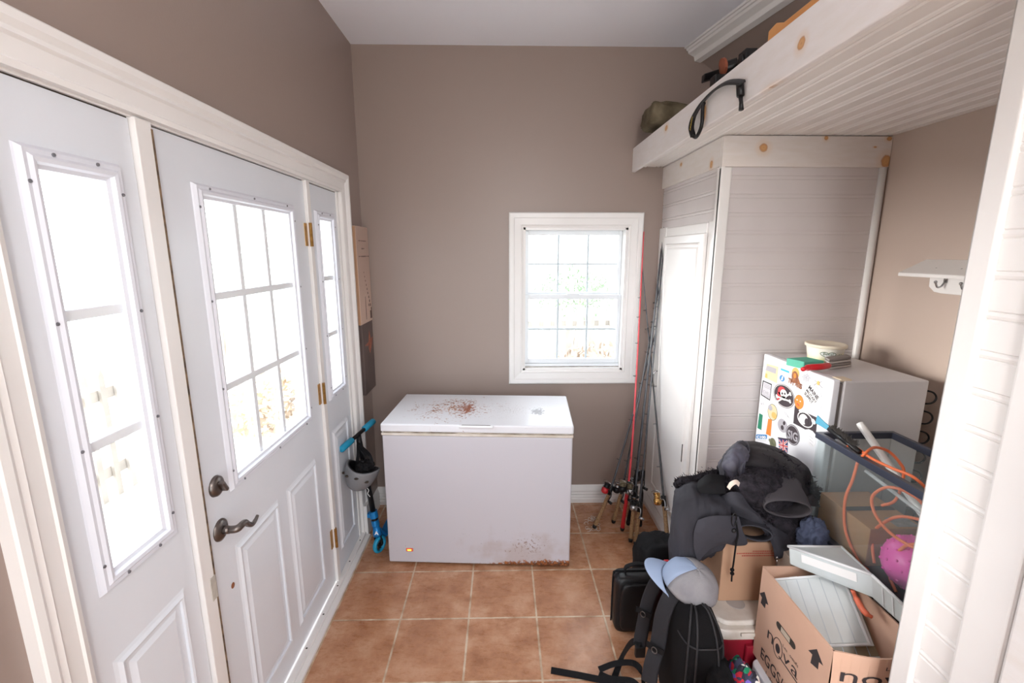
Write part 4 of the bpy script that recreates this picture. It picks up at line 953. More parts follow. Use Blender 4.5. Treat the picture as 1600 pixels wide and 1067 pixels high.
def bar(p, q, r_, mi, k): 
    a, c = Sp(*p, k), Sp(*q, k); d = (c-a).normalized(); n_ = V((0, -d.z, d.y))*r_; b.prism([a-n_, a+n_, c+n_, c-n_], (-.0004, 0, 0), mi)
bar((1217.3, 687), (1229.5, 706), .0042, 1, .0006); bar((1230, 689), (1217.8, 701), .0042, 1, .0006); bar((1217.3, 687), (1229.5, 706), .0018, 2, .001); bar((1230, 689), (1217.8, 701), .0018, 2, .001)
bar((1223.8, 687.6), (1223.6, 709), .0066, 1, .0014); bar((1216.9, 694.5), (1230.6, 698), .0052, 1, .0014); bar((1223.8, 687.4), (1223.6, 709), .004, 2, .0018); bar((1216.9, 694.5), (1230.6, 698), .003, 2, .0018); bar((1215.5, 684), (1231.8, 686.4), .0028, 3, .002); stk(b, [mnavy, mw, mred, mk], 'shield-shaped Union Jack sticker')
b = MB(); c = (1238.3, 679.3); sell(b, c, .093, .089, 0, .001); sell(b, c, .088, .084, 1, .0014); sell(b, c, .080, .076, 2, .0018); 
stext(b, 'SIG', (1230.5, 683.5), (1246, 690.5), .036, 1, .0024, 0.03); stk(b, [mk, mgr, mk], 'round dark sticker reading SIG')
b = MB(); sell(b, (1222.8, 665), .072, .06, 0); sell(b, (1222.3, 668), .022, .022, 1, .0005, rot=.6); sell(b, (1225.2, 661), .016, .02, 1, .0005, rot=-.5); stk(b, [mgr, mk], 'grey round sticker with a dark animal shape')
b = MB(); stext(b, 'k5', (1189.3, 632), (1194, 632.5), .011, 0); stk(b, [mgr], 'tiny grey mark')
b = MB()
for p, q in (((1225.5, 643), (1228, 649)), ((1228, 644.5), (1231, 652)), ((1230, 648.5), (1233, 653))): b.tube([Sp(*p), Sp(*q)], .0009, 4)
stk(b, [mgr], 'thin grey scribbled marks')
b = MB()
for i in range(9): b.tube([Sp(1265+i % 3*2, 681+i*1.7), Sp(1267.5+i % 3*1.5, 683+i*1.7)], .0009, 4)
sell(b, (1268, 688), .05, .055, 1); stk(b, [mgr, M_white], 'faint white badge')

# things on the fridge
def tub():
    c = at(1287, 563, Z=FZ+0.001); c = V((c.x, min(c.y, 2.05), FZ)); t = thing('margarine_tub', 'round pale margarine tub with a lid on top of the fridge', 'tub', c)
    ml = mat('tub_label', (232, 228, 190), 0.45); g = G(ml); x, y, z = g.sep(g.pos()); ang = g.math('SUBTRACT', x, c.x)
    g.l(g.mix(g.smooth(g.math('ADD', z, g.math('MULTIPLY', ang, -0.25)), c.z+0.05, c.z+0.012, 0, 1), lin((240, 236, 226)), lin((206, 206, 130))), g.b.inputs['Base Color'])
    b = MB(); b.lathe([(0, 0), (0.060, 0.0), (0.064, 0.004), (0.075, 0.072), (0.0, 0.072)], c, 40); b.build('tub_body', ml, t, smooth=False)
    b = MB(); b.lathe([(0.076, 0.066), (0.081, 0.068), (0.082, 0.078), (0.078, 0.081), (0.072, 0.078), (0.0, 0.076)], c, 40); b.build('tub_lid', mat('tub_lid', (238, 228, 208), 0.5), t, smooth=True)
    d = V((-c.x*0.55, -c.y, 0)).normalized(); R_ = V((-d.y, d.x, 0)); R_ = R_ if R_.x > 0 else -R_
    b = MB()
    def on(a, z): # point on tub surface at lateral offset a
        rr = 0.0642+0.0108*(z-0.004)/0.068+0.0008; an = a/rr; return c+(d*math.cos(an)+R_*math.sin(an))*rr+V((0, 0, z))
    pts = [on(0.030*math.sin(a)**3*1.0-0.004, 0.040+0.001*(13*math.cos(a)-5*math.cos(2*a)-2*math.cos(3*a)-math.cos(4*a))*0.95) for a in [2*PI*i/36 for i in range(36)]]
    b.add([p+d*0.0004 for p in pts], [tuple(range(36))], 1); b.tube(pts+[pts[0]], 0.0014, 5, 0)
    w0 = len(b.v); text_mb(b, 'Becel', V((-0.022, 0, 0.038)), (1, 0, 0), (0, 1, 0), 0.012, 0.038, 0.0)
    for i in range(w0, len(b.v)): v = b.v[i]; b.v[i] = on(v.x-0.001, v.y+0.038)+d*0.0012
    for k in range(5): q_ = on(0.036+0.005*k, 0.040); b.tube([q_, q_+V((0.003, 0, 0.003*(k % 2)))], 0.0016, 6)
    b.build('brand_lettering', [mat('label_green', (60, 96, 60), 0.5), M_bright], t)
tub()
def P(u, v, z): return at(u, v, Z=z)
a, c, d = P(1255, 574, FZ+0.001), P(1290, 572, FZ+0.001), P(1240, 568, FZ+0.001)
b = MB(); o = P(1255, 577, FZ+.001); r_ = V((0.10, 0.02, 0)); q = V((-0.028, 0.075, 0)); b.hexa(o, r_, q, V((0, 0, 0.032))); tag(b.build('sponge_block', M_teals, bevel=0.003), 'green foam block lying on the fridge beside the margarine tub', 'sponge')
t = thing('paint_brush', 'red-handled wide brush lying on the near edge of the fridge top', 'brush', P(1290, 575, FZ+.001))
hp_ = [P(1254, 577, FZ+0.018), P(1265, 574, FZ+0.022), P(1282, 573, FZ+0.024), P(1295, 571, FZ+0.022)]
b = MB(); b.tube(bez(hp_, 6), [0.009]*4+[0.013]*14+[0.011], 12); b.build('brush_handle', M_red, t, smooth=True)
b = MB(); o = P(1294, 578, FZ+0.001); e = P(1330, 573, FZ+0.001)-o; q = V((0.015, 0.05, 0))
for k in range(4): b.hexa(o+V((0, 0, 0.0005+k*0.012)), e*(1-0.02*k), q, V((0, 0, 0.009)), k % 2)
b.build('brush_bristles', [mat('bristle_grey', (196, 190, 186), 0.7), mat('bristle_dark', (150, 142, 138), 0.8)], t, bevel=0.002)

# ------------------------------------------------------------ wall hook shelf
hk = thing('wall_hook_shelf', 'small white wall shelf with double metal coat hooks on the right alcove wall', 'coat rack', (XR-0.05, 1.55, 1.56))
b = MB(); b.prism([(XR-0.0005, 1.22, 1.680), (XR-0.0005, 1.22, 1.695), (XR-0.112, 1.22, 1.640), (XR-0.112, 1.22, 1.625)], (0, 0.652, 0)); b.build('shelf_board', M_trim, hk, bevel=0.004, seg=3)
b = MB(); b.prism([(XR-0.001, 1.24, 1.668), (XR-0.001, 1.24, 1.59), (XR-0.001, 1.27, 1.566), (XR-0.001, 1.32, 1.562), (XR-0.001, 1.77, 1.562), (XR-0.001, 1.80, 1.566), (XR-0.001, 1.825, 1.585), (XR-0.001, 1.830, 1.668)], (-0.016, 0, 0)); b.build('back_plate', M_trim, hk, bevel=0.003)
for y_ in (1.755, 1.655, 1.555, 1.455):
    b = MB(); x_ = XR-0.018
    b.box((x_-0.003, y_-0.007, 1.605), (x_, y_+0.007, 1.650)); b.tube(bez([(x_-0.002, y_, 1.640), (x_-0.028, y_, 1.630), (x_-0.044, y_, 1.642), (x_-0.046, y_, 1.656)], 6), 0.0035, 8)
    b.tube(bez([(x_-0.002, y_, 1.612), (x_-0.014, y_, 1.592), (x_-0.030, y_, 1.588), (x_-0.040, y_, 1.606)], 6), 0.0035, 8)
    b.blob((x_-0.046, y_, 1.658), (0.006, 0.006, 0.006), 10, 6); b.blob((x_-0.040, y_, 1.608), (0.006, 0.006, 0.006), 10, 6); b.build('coat_hook', M_steel, hk, smooth=True)

# ------------------------------------------------------------ aquarium on its stand
TX0, TX1, TY0, TY1, TZ0, TZ1 = 1.185, 1.485, 0.985, 1.605, 0.664, 1.055
std = thing('tank_stand', 'plain dark wooden stand under the glass aquarium', 'stand', ((TX0+TX1)/2, 1.3, 0))
M_stand = mat('dark_stand_wood', (62, 58, 62), 0.5, var=0.2, vscale=6)
b = MB(); b.box((TX0-0.008, TY0-0.005, 0.640), (TX1+0.008, TY1+0.01, 0.6625)); b.build('stand_top', M_stand, std, bevel=0.003)
for x_ in (TX0, TX1-0.04):
    for y_ in (TY0, TY1-0.04):
        b = MB(); b.box((x_, y_, 0), (x_+0.04, y_+0.04, 0.640)); b.build('leg', M_stand, std, bevel=0.003)
b = MB(); b.box((TX0+0.005, TY0+0.005, 0.12), (TX1-0.005, TY1-0.005, 0.14)); b.build('lower_shelf', M_stand, std)
tk = thing('aquarium', 'empty glass aquarium with dark rim holding cords, a box and a pink ball', 'aquarium', ((TX0+TX1)/2, 1.3, 0.664))
g_ = 0.005
b = MB(); b.box((TX0+g_, TY0+g_, TZ0+0.012), (TX1-g_, TY1-g_, TZ0+0.018)); b.build('glass_floor', M_tank, tk)
for A, Bx in (((TX0+g_, TY0+g_, TZ0+.018), (TX0+2*g_, TY1-g_, TZ1-.008)), ((TX1-2*g_, TY0+g_, TZ0+.018), (TX1-g_, TY1-g_, TZ1-.008)), ((TX0+2*g_, TY1-2*g_, TZ0+.018), (TX1-2*g_, TY1-g_, TZ1-.008)), ((TX0+2*g_, TY0+g_, TZ0+.018), (TX1-2*g_, TY0+2*g_, TZ1-.008))):
    b = MB(); b.box(A, Bx); b.build('glass_wall', M_tank, tk)
def rim(z0, z1, nm, w=0.018):
    b = MB(); ring(b, (TX0+w, TY0+w, z0), (1, 0, 0), (0, 1, 0), (0, 0, 1), TX1-TX0-2*w, TY1-TY0-2*w, [(0, 0), (0, z1-z0), (w, z1-z0), (w, 0), (0, 0)])
    b.build(nm, M_rim, tk, bevel=0.002)
rim(TZ1-0.024, TZ1, 'top_rim'); rim(TZ0, TZ0+0.024, 'bottom_rim')
# inside: carton, ball, tubes
b = MB(); b.box((TX0+0.03, 1.335, TZ0+0.0195), (TX0+0.215, 1.575, TZ0+0.158)); cb = tag(b.build('cardboard_carton', M_cardin, bevel=0.002), 'small brown cardboard carton standing inside the aquarium', 'box')
b = MB(); b.box((TX0+0.035, 1.445, TZ0+0.1582), (TX0+0.21, 1.470, TZ0+0.1590)); ORG[cb.name] = V(cb.location); b.build('dark_tape', M_ink, cb)
b = MB(); b.box((TX0+0.13, 1.345, TZ0+0.1582), (TX0+0.205, 1.40, TZ0+0.1588)); b.build('shipping_label', mat('label_grey', (150, 142, 138), 0.6, var=0.4, vscale=90), cb)
BR = 0.084
bc = V((1.281, 1.235, TZ0+0.0195+BR)); bl = thing('bumpy_ball', 'pink plastic ball with small nubs inside the aquarium', 'ball', (bc.x, bc.y, TZ0+0.019))
b = MB(); b.blob(bc, (BR, BR, BR), 40, 24); b.build('ball_skin', M_pink, bl, smooth=True)
b = MB()
for i in range(90):
    ph = math.acos(1-2*(i+.5)/90); th = PI*(1+5**.5)*i; d = V((math.cos(th)*math.sin(ph), math.sin(th)*math.sin(ph), math.cos(ph))); b.blob(bc+d*BR, (0.004, 0.004, 0.004), 8, 5)
nb = b.build('nub', M_pink, bl, smooth=True); nb['kind'] = 'stuff'
b = MB(); p0 = at(1343, 661, Y=1.56); p1 = V((1.40, 1.09, TZ0+0.03)); b.tube([p0, p0+(p1-p0)*0.01, p1], [0.011, 0.0125, 0.0125], 16); tag(b.build('plastic_tube', M_tubew, smooth=False), 'opaque white plastic tube sticking up out of the aquarium', 'tube')
b = MB(); b.tube([at(1352, 735, X=1.25), V((1.40, 1.04, TZ0+0.16))], 0.006, 10); tag(b.build('clear_tube', mat('clear_tube', (225, 228, 230), 0.2, alpha=0.6), smooth=True), 'thin clear rod lying diagonally inside the aquarium', 'tube')
# orange cord: one continuous cord wandering over the rim and through the tank
xi = 1.215
cord = [at(1324, 696, Z=TZ1+0.012), at(1340, 701, Z=TZ1+0.014), at(1362, 716, X=1.205), at(1395, 732, X=1.22), at(1425, 744, X=1.24), at(1450, 765, X=1.26)]
c2 = [at(1450, 845, X=1.255), at(1438, 858, X=1.23), at(1410, 846, X=xi), at(1384, 826, X=xi), at(1366, 800, X=xi), at(1363, 776, X=xi), at(1382, 762, X=xi+.01), at(1405, 764, X=xi+.03), at(1432, 778, X=xi+.06), at(1452, 800, X=1.30)]
c3 = [at(1452, 815, X=1.31), at(1410, 807, X=1.27), at(1385, 814, X=1.25), at(1364, 832, X=1.235), at(1363, 856, X=1.23), at(1366, 880, X=1.225)]
c4 = [at(1340, 722, X=xi-.008), at(1332, 750, X=xi-.008), at(1321, 778, X=xi-.008), at(1319, 815, X=xi-.008), at(1326, 845, X=xi-.008), at(1344, 880, X=xi), at(1356, 890, X=xi)]
c5 = [at(1400, 925, X=1.22), at(1390, 900, X=1.22), at(1393, 875, X=1.22), at(1415, 853, X=1.22), at(1440, 850, X=1.23)]
c6 = [at(1340, 722, X=xi-.008), at(1352, 708, Z=TZ1+.014), at(1367, 699, Z=TZ1+.016), at(1388, 705, X=1.33), at(1405, 722, X=1.32), at(1412, 740, X=1.31), at(1400, 780, X=1.30), at(1378, 790, X=1.29)]
b = MB()
for c_ in (cord, c2, c3, c4, c5, c6): b.tube(bez(c_, 8), 0.0048, 8)
tag(b.build('extension_cord', M_orange, smooth=True), 'orange extension cord looping over the rim and inside the aquarium', 'cord')
# snow brush on the rim
sb = thing('snow_brush', 'ice scraper brush with blue tip and dark bristles resting on the aquarium rim', 'snow brush', at(1320, 685, Z=TZ1))
q0, q1, q2 = at(1276, 655, X=1.20), at(1296, 670, X=1.20), at(1342, 712, X=1.19)
q2 = V((q2.x, q2.y, max(q2.z, TZ1+0.012)))
b = MB(); b.tube([q1, q2], 0.009, 12); b.build('brush_shaft', M_blackp, sb, smooth=True)
b = MB(); e = (q1-q0); b.ribbon([q0, q0+e*0.5, q1], [0.034, 0.024, 0.018], 0.006, (0, 0.3, 1)); b.build('scraper_blade', mat('clear_blue', (96, 176, 206), 0.25, alpha=0.85), sb, bevel=0.002)
b = MB(); rnd = random.Random(9); ee = (q2-q1)
for i in range(420):
    p = q1+ee*(0.05+0.8*rnd.random()); b.tube([p, p+V((rnd.gauss(0, .006), rnd.gauss(0, .006)-0.006, 0.016+rnd.random()*0.008))], 0.0009, 3, caps=False)
b.build('bristles', mat('dark_bristle', (74, 70, 68), 0.8), sb)

# ------------------------------------------------------------ cooler, cartons and the egg box
cl = thing('cooler', 'red cooler with a dirty white lid under the cardboard carton', 'cooler', (0.96, 1.58, 0))
def rbox(b, a, c, r=0.04, n=6, taper=0.0, mi=None):
    """box with rounded vertical edges"""
    x0, y0, z0 = a; x1, y1, z1 = c; pts = []
    for cx, cy, a0 in ((x1-r, y1-r, 0), (x0+r, y1-r, PI/2), (x0+r, y0+r, PI), (x1-r, y0+r, 1.5*PI)):
        for k in range(n+1): an = a0+PI/2*k/n; pts.append((cx+r*math.cos(an), cy+r*math.sin(an)))
    mx, my = (x0+x1)/2, (y0+y1)/2; N = len(pts)
    vs = [(mx+(x-mx)*(1-taper), my+(y-my)*(1-taper), z0) for x, y in pts]+[(x, y, z1) for x, y in pts]
    return b.add(vs, [tuple(range(N))[::-1], tuple(range(N, 2*N))]+[(i, (i+1) % N, N+(i+1) % N, N+i) for i in range(N)], mi)
b = MB(); rbox(b, (0.772, 1.412, 0.0), (1.150, 1.77, 0.330), 0.05, 6, 0.06); b.build('cooler_body', M_cooler, cl, bevel=0.008, seg=3)
b = MB(); rbox(b, (0.764, 1.404, 0.331), (1.158, 1.778, 0.372), 0.055); rbox(b, (0.785, 1.425, 0.372), (1.137, 1.757, 0.392), 0.05); b.build('cooler_lid', M_lid, cl, bevel=0.007, seg=3)
cc = at(1149, 941, Z=0.393); b = MB(); b.lathe([(0, 0.0008), (0.030, 0.0008), (0.032, 0.0014), (0.034, 0.0)], (cc.x, cc.y, 0.3922), 28); b.build('cup_recess', mat('recess_grey', (176, 172, 170), 0.5), cl)
b = MB(); b.box((0.86, 1.396, 0.352), (0.93, 1.404, 0.366)); b.build('lid_lip', M_lid, cl, bevel=0.003)
b = MB(); rbox(b, (0.885, 1.398, 0.22), (0.925, 1.416, 0.31), 0.008); b.build('handle_boss', M_cooler, cl, bevel=0.003)
M_cardlit = M_card
ct = thing('cardboard_carton', 'brown cardboard carton with faint red print under the heap of jackets', 'box', (1.0, 1.68, 0.393))
b = MB(); b.M = rotm('Z', -0.01, (0.83, 1.52, 0)); b.box((0.832, 1.525, 0.3935), (1.165, 1.84, 0.645)); b.build('carton_body', M_card, ct, bevel=0.003)
b = MB()
rnd = random.Random(4)
for z, x0, x1 in ((0.6065, 0.945, 1.02), (0.598, 0.885, 1.07), (0.588, 0.905, 1.06)):
    x = x0
    while x < x1: w = rnd.uniform(.003, .007); b.box((x, 1.5225, z), (x+w, 1.5232, z+0.0045)); x += w+0.0022
b.build('red_print', M_redink, ct)
b = MB(); b.box((1.03, 1.43, 0.3935), (1.165, 1.512, 0.644)); tag(b.build('narrow_carton', mat('grey_cardboard', (176, 160, 146), 0.8, var=0.06, vscale=4), bevel=0.003), 'narrow grey-brown carton squeezed between the tackle boxes and the jackets', 'box')

EX0, EX1, EY0, EY1, EZ0, EZ1 = 0.910, 1.172, 1.052, 1.400, 0.285, 0.640
b = MB(); rbox(b, (0.885, 1.075, 0.0), (1.150, 1.375, 0.284), 0.03, 5, 0.03); tag(b.build('white_tote', mat('tote_white', (222, 222, 228), 0.4), bevel=0.005), 'white plastic tote under the egg carton box', 'tote')
eg = thing('egg_box', 'open pinkish cardboard egg box with printed arrows, full of plastic tackle boxes', 'box', ((EX0+EX1)/2, (EY0+EY1)/2, EZ0))
w_ = 0.005
b = MB(); b.box((EX0, EY0, EZ0), (EX0+w_, EY1, EZ1)); b.box((EX1-w_, EY0+.01, EZ0), (EX1, EY1, EZ1)); b.box((EX0+w_, EY1-w_, EZ0), (EX1-w_, EY1, EZ1)); b.box((EX0+w_, EY0+w_, EZ0), (EX1-w_, EY1-w_, EZ0+w_))
# bowed near wall
n = 12; vs = []
for k in range(n+1):
    t = k/n; x = EX0+(EX1-EX0)*t; y = EY0-0.030*math.sin(PI*t)**1.2
    vs += [(x, EY0, EZ0), (x, y, EZ1), (x, y+w_, EZ1), (x, EY0+w_, EZ0)]
fs = []
for k in range(n):
    for j in range(4): a = k*4+j; c = k*4+(j+1) % 4; fs.append((c, a, a+4, c+4))
b.add(vs, fs); eb = b.build('box_walls', M_card2, eg)
def ep(u, v): return at(u, v, X=EX0-0.0004)
def epz(x, y, o=(1080, 820), k=4.32): return ep(o[0]+x/k, o[1]+y/k)
b = MB()
b.prism([epz(*p) for p in ((462, 460), (495, 452), (520, 540), (503, 530), (498, 563), (470, 525), (478, 490))], (-0.0004, 0, 0))
b.build('printed_arrow', M_ink, eb)
b = MB(); b.prism([epz(*p) for p in ((790, 845), (848, 838), (890, 950), (862, 925), (855, 975), (805, 930), (818, 875))], (-0.0004, 0, 0)); b.build('printed_arrow', M_ink, eb)
Rr, Uu = V((0, -1, 0)), V((0, 0, 1))
p0, p1 = epz(470, 870), epz(650, 1080)
b = MB(); hE = (epz(487, 830)-epz(475, 893)).z
z_ = epz(472, 893).z; text_mb(b, 'EGGS/OEUFS', V((EX0-.0004, p0.y, z_)), Rr, Uu, hE*0.95, 0.265, 0.0005, 0, 0.01)
text_mb(b, '1 dozen', V((EX0-.0004, epz(505, 990).y, epz(505, 1005).z)), Rr, Uu, 0.012, 0.08, 0.0005)
b.build('printed_lettering', M_ink, eb)
b = MB(); nz = epz(522, 770).z; ny = epz(515, 740).y; ay = epz(722, 1000).y
q = epz(515, 720); az = q.z
W_ = ny-ay
text_mb(b, 'n', V((EX0-.0004, ny, nz)), Rr, Uu, 0.048, W_*0.20, 0.0005); text_mb(b, 'v', V((EX0-.0004, ny-W_*0.53, nz)), Rr, Uu, 0.040, W_*0.22, 0.0005); text_mb(b, 'a', V((EX0-.0004, ny-W_*0.80, nz)), Rr, Uu, 0.044, W_*0.20, 0.0005)
text_mb(b, 'Les', V((EX0-.0004, ny-W_*0.50, nz+0.042)), Rr, Uu, 0.011, W_*0.14, 0.0005); text_mb(b, 'oeufs', V((EX0-.0004, ny-W_*0.72, nz+0.042)), Rr, Uu, 0.011, W_*0.26, 0.0005)
oc = V((EX0-.0004, ny-W_*0.36, nz+0.014))
ring_ = [oc+V((0, math.cos(a)*0.024, math.sin(a)*0.034)) for a in [2*PI*i/32 for i in range(33)]]
b.tube(ring_, 0.0011, 5); b.prism([oc+V((0, math.cos(a)*0.012, math.sin(a)*0.016-0.002)) for a in [2*PI*i/20 for i in range(20)]], (-.0004, 0, 0))
b.box((EX0-.0009, ny-W_*1.02, nz-0.010), (EX0-.0004, ny-W_*0.42, nz-0.006)); b.build('printed_logo', M_ink, eb)
h0, h1 = ep(1213, 974), ep(1243, 1011)
hz = (h0.z+h1.z)/2
def slot(b, y0, y1, z, r_, k, mi=0):
    pts = []
    for cy, a0 in ((y1, PI/2), (y0, -PI/2)):
        for i in range(9): a = a0+PI*i/8; pts.append((EX0-k, cy+ -math.cos(a)*r_*(-1 if cy == y1 else -1), z+math.sin(a)*r_))
    b.prism(pts, (-0.0004, 0, 0), mi)
b = MB(); ya, yb = h0.y-0.012, h1.y+0.012
pts = [(EX0-.0004, ya+math.cos(a)*0.012, hz+math.sin(a)*0.012) for a in [-PI/2+PI*i/8 for i in range(9)]]+[(EX0-.0004, yb-math.cos(a)*0.012, hz+math.sin(a)*0.012) for a in [PI/2-PI*i/8 for i in range(9)]]
b.prism(pts, (-.0004, 0, 0)); b.build('hand_hole', M_gap, eb)
b = MB(); b.box((EX0-.0014, yb+0.016, hz-0.0085), (EX0-.0007, ya-0.014, hz+0.009)); b.build('hand_hole_flap', mat('hole_content', (206, 190, 170), 0.6, var=0.2, vscale=40), eb)
b = MB(); text_mb(b, 'nova', V((0.935, EY0-0.027, 0.548)), (1, 0, 0), (0, 0, 1), 0.046, 0.20, 0.001); text_mb(b, 'Les oeufs', V((1.04, EY0-0.029, 0.602)), (1, 0, 0), (0, 0, 1), 0.012, 0.10, 0.001)
for i, v in enumerate(b.v):   # follow the bowed wall
    t = (v.x-EX0)/(EX1-EX0); f = (v.z-EZ0)/(EZ1-EZ0); b.v[i] = V((v.x, EY0-0.030*math.sin(PI*max(0.01, min(.99, t)))**1.2*f-0.0012, v.z))
b.build('printed_logo', M_ink, eb)

# tackle boxes
def tackle(o, a, c, n_, label, ribs=6, mats=None, wedge=True):
    """o corner, a long edge, c short edge, n_ thickness vector (down)"""
    o, a, c, n_ = V(o), V(a), V(c), V(n_); t = thing('tackle_box', label, 'tackle box', o+(a+c+n_)/2, 'clear plastic tackle boxes in the egg box')
    nn = n_.normalized(); A, Cc = a.normalized(), c.normalized()
    b = MB(); b.hexa(o, a, c, n_); b.build('box_shell', mats or M_clearp, t, bevel=0.006, seg=3)
    for k in range(1, ribs):
        b = MB(); b.hexa(o+a*(k/ribs)-A*0.0012-nn*0.0016+Cc*0.006, A*0.0024, c-Cc*0.012, nn*0.0014); b.build('divider', MATS.get('divider_grey') or mat('divider_grey', (176, 186, 192), 0.3), t)
    b = MB(); b.hexa(o-nn*0.003-A*0.003-Cc*0.003, A*0.008, c+Cc*0.006, nn*0.008); b.hexa(o-nn*0.003+a-A*0.005-Cc*0.003, A*0.008, c+Cc*0.006, nn*0.008)
    b.hexa(o-nn*0.003-A*0.003-Cc*0.003, a+A*0.006, Cc*0.007, nn*0.008); b.hexa(o-nn*0.003+c-Cc*0.004-A*0.003, a+A*0.006, Cc*0.007, nn*0.008); b.build('lid_rim', M_clearw, t, bevel=0.001)
    for f in (0.3, 0.7):
        b = MB(); b.hexa(o+a*f-A*0.012-Cc*0.004+nn*0.002, A*0.024, Cc*0.004, nn*0.014); b.build('latch', M_clearw, t, bevel=0.001)
    return t
def ray(u, v, d_): # point at distance factor d_ along the view ray (camera depth in metres)
    x = (u-800)/711.0; y = (533.5-v)/711.0; Yr = cp+y*sp_; Zr = -sp_+y*cp
    return V((cy_*x+sy_*Yr, -sy_*x+cy_*Yr, Zr))*d_+EYE
q1_ = V((0.942, 1.380, 0.602)); q2_ = V((1.128, 1.320, 0.668)); q3_ = V((1.118, 1.192, 0.528))
A_ = q1_-q2_; C_ = q3_-q2_; C_ = (C_-A_*(C_.dot(A_)/A_.length_squared)); C_ = C_.normalized()*0.195; N_ = A_.cross(C_).normalized(); N_ = -N_ if N_.z > 0 else N_
tackle(q2_, A_, C_, N_*0.030, 'milky clear tackle box in front, leaning with its ribbed lid towards the printed arrows', 6)
for k, lab in ((1, 'clear tackle tray standing directly behind the ribbed front tackle box'), (2, 'brownish clear tackle tray, third in the stack behind the ribbed one')):
    q_ = q2_+V((0.015*k, -0.034*k, -0.014*k))+N_*0.026*k+C_*0.04
    tackle(q_+A_*0.04, A_*0.82, C_*0.80, N_*0.030, lab, 5, mat('smoky_plastic_'+str(k), (206-18*k, 196-20*k, 176-26*k), 0.3, alpha=0.75))
T4 = [V((0.985, 1.392, 0.722)), V((1.100, 1.180, 0.775)), V((1.168, 1.105, 0.708)), V((1.176, 1.395, 0.715))]
lt = thing('tackle_box', 'large clear tackle box with white label, tilted at the back of the egg box', 'tackle box', (1.1, 1.26, 0.66), 'clear plastic tackle boxes in the egg box')
dn = V((0.004, -0.012, -0.062))
b = MB(); b.prism(T4, dn); b.build('box_shell', M_clearp, lt, bevel=0.006, seg=3)
b = MB()
for p_, q_ in zip(T4, T4[1:]+T4[:1]):
    b.tube([p_, q_], 0.0045, 8)
b.build('lid_rim', M_clearw, lt, smooth=True)
e_ = T4[1]-T4[0]; o_ = (e_.cross(dn)).normalized(); o_ = o_ if o_.x < 0 else -o_
b = MB(); b.hexa(T4[0]+e_*0.18+dn*0.18+o_*0.001, e_*0.66, dn*0.42, o_*0.001); b.build('white_label', M_bright, lt)
e2 = T4[2]-T4[1]; o2 = (e2.cross(dn)).normalized(); o2 = o2 if o2.y < 0 else -o2
for f in (0.25, 0.5, 0.75):
    b = MB(); b.hexa(T4[1]+e2*f+o2*0.0005, e2.normalized()*0.003, dn, o2*0.002); b.build('divider', M_clearw, lt)
b = MB(); p_ = at(1338, 935, Z=0.655); b.tube(bez([at(1332, 922, Z=0.68), p_, at(1350, 955, Z=0.64), at(1362, 964, Z=0.63)], 5), [0.006]*5+[0.009]*8+[0.006]*3, 10); tag(b.build('fishing_lure', mat('lure_orange', (232, 118, 86), 0.4), smooth=True), 'soft orange fishing lure between the tackle boxes', 'lure')

# ------------------------------------------------------------ bags in front
hc_ = thing('hard_case', 'black zippered hard case with a top handle standing left of the backpack', 'case', (0.61, 1.84, 0))
def softbox(b, a, c, e=0.35, fn=None, n=40, m=24):
    a, c = V(a), V(c); b.blob((a+c)/2, (c-a)/2, n, m, None, fn, e)
b = MB(); softbox(b, (0.505, 1.785, 0.0), (0.725, 1.880, 0.283), 0.28); b.build('case_shell', M_blackp, hc_, smooth=True)
b = MB(); softbox(b, (0.525, 1.772, 0.022), (0.705, 1.80, 0.262), 0.35); b.build('bulged_front', M_blackp, hc_, smooth=True)
b = MB(); zp = [(0.5035+0.223*x, 1.842, z*0.280+0.002) for x, z in [(0.0, .08), (0.0, .9), (.03, .97), (.08, 1.008), (.92, 1.008), (.97, .97), (1.0, .9), (1.0, .08)]]; b.tube(bez(zp, 5), 0.0035, 6); b.build('zipper', M_black, hc_, smooth=True)
b = MB(); b.ribbon(bez([(0.555, 1.835, 0.282), (0.562, 1.835, 0.312), (0.615, 1.835, 0.326), (0.668, 1.835, 0.312), (0.675, 1.835, 0.282)], 6), 0.022, 0.007, (0, 1, 0)); b.build('carry_handle', M_black, hc_, bevel=0.002)

def wr(seed, amp=0.12, f=3.0):
    s_ = V((seed*3.1, seed*1.7, seed*0.9))
    return lambda d: 1+amp*noise.noise(V(d)*f+s_)+amp*0.5*(1-abs(noise.noise(V(d)*f*2.2+s_))*2)
b = MB(); c_ = at(1022, 880, Y=2.0); b.blob((c_.x+0.03, 2.03, 0.162), (0.115, 0.10, 0.162), 44, 26, None, wr(2, 0.10, 2.6), 0.6)
sb_ = b.build('duffel_bag', M_black, smooth=True); tag(sb_, 'slumped black cloth bag on the floor behind the hard case', 'bag')
b = MB(); q = at(1041, 878, Y=1.80); b.box(tuple(q-V((0.012, 0.006, 0.012))), tuple(q+V((0.012, 0.006, 0.010)))); tag(b.build('red_bottle_cap', M_red, bevel=0.004), 'small red cap peeking out beside the grey ball cap', 'cap lid')

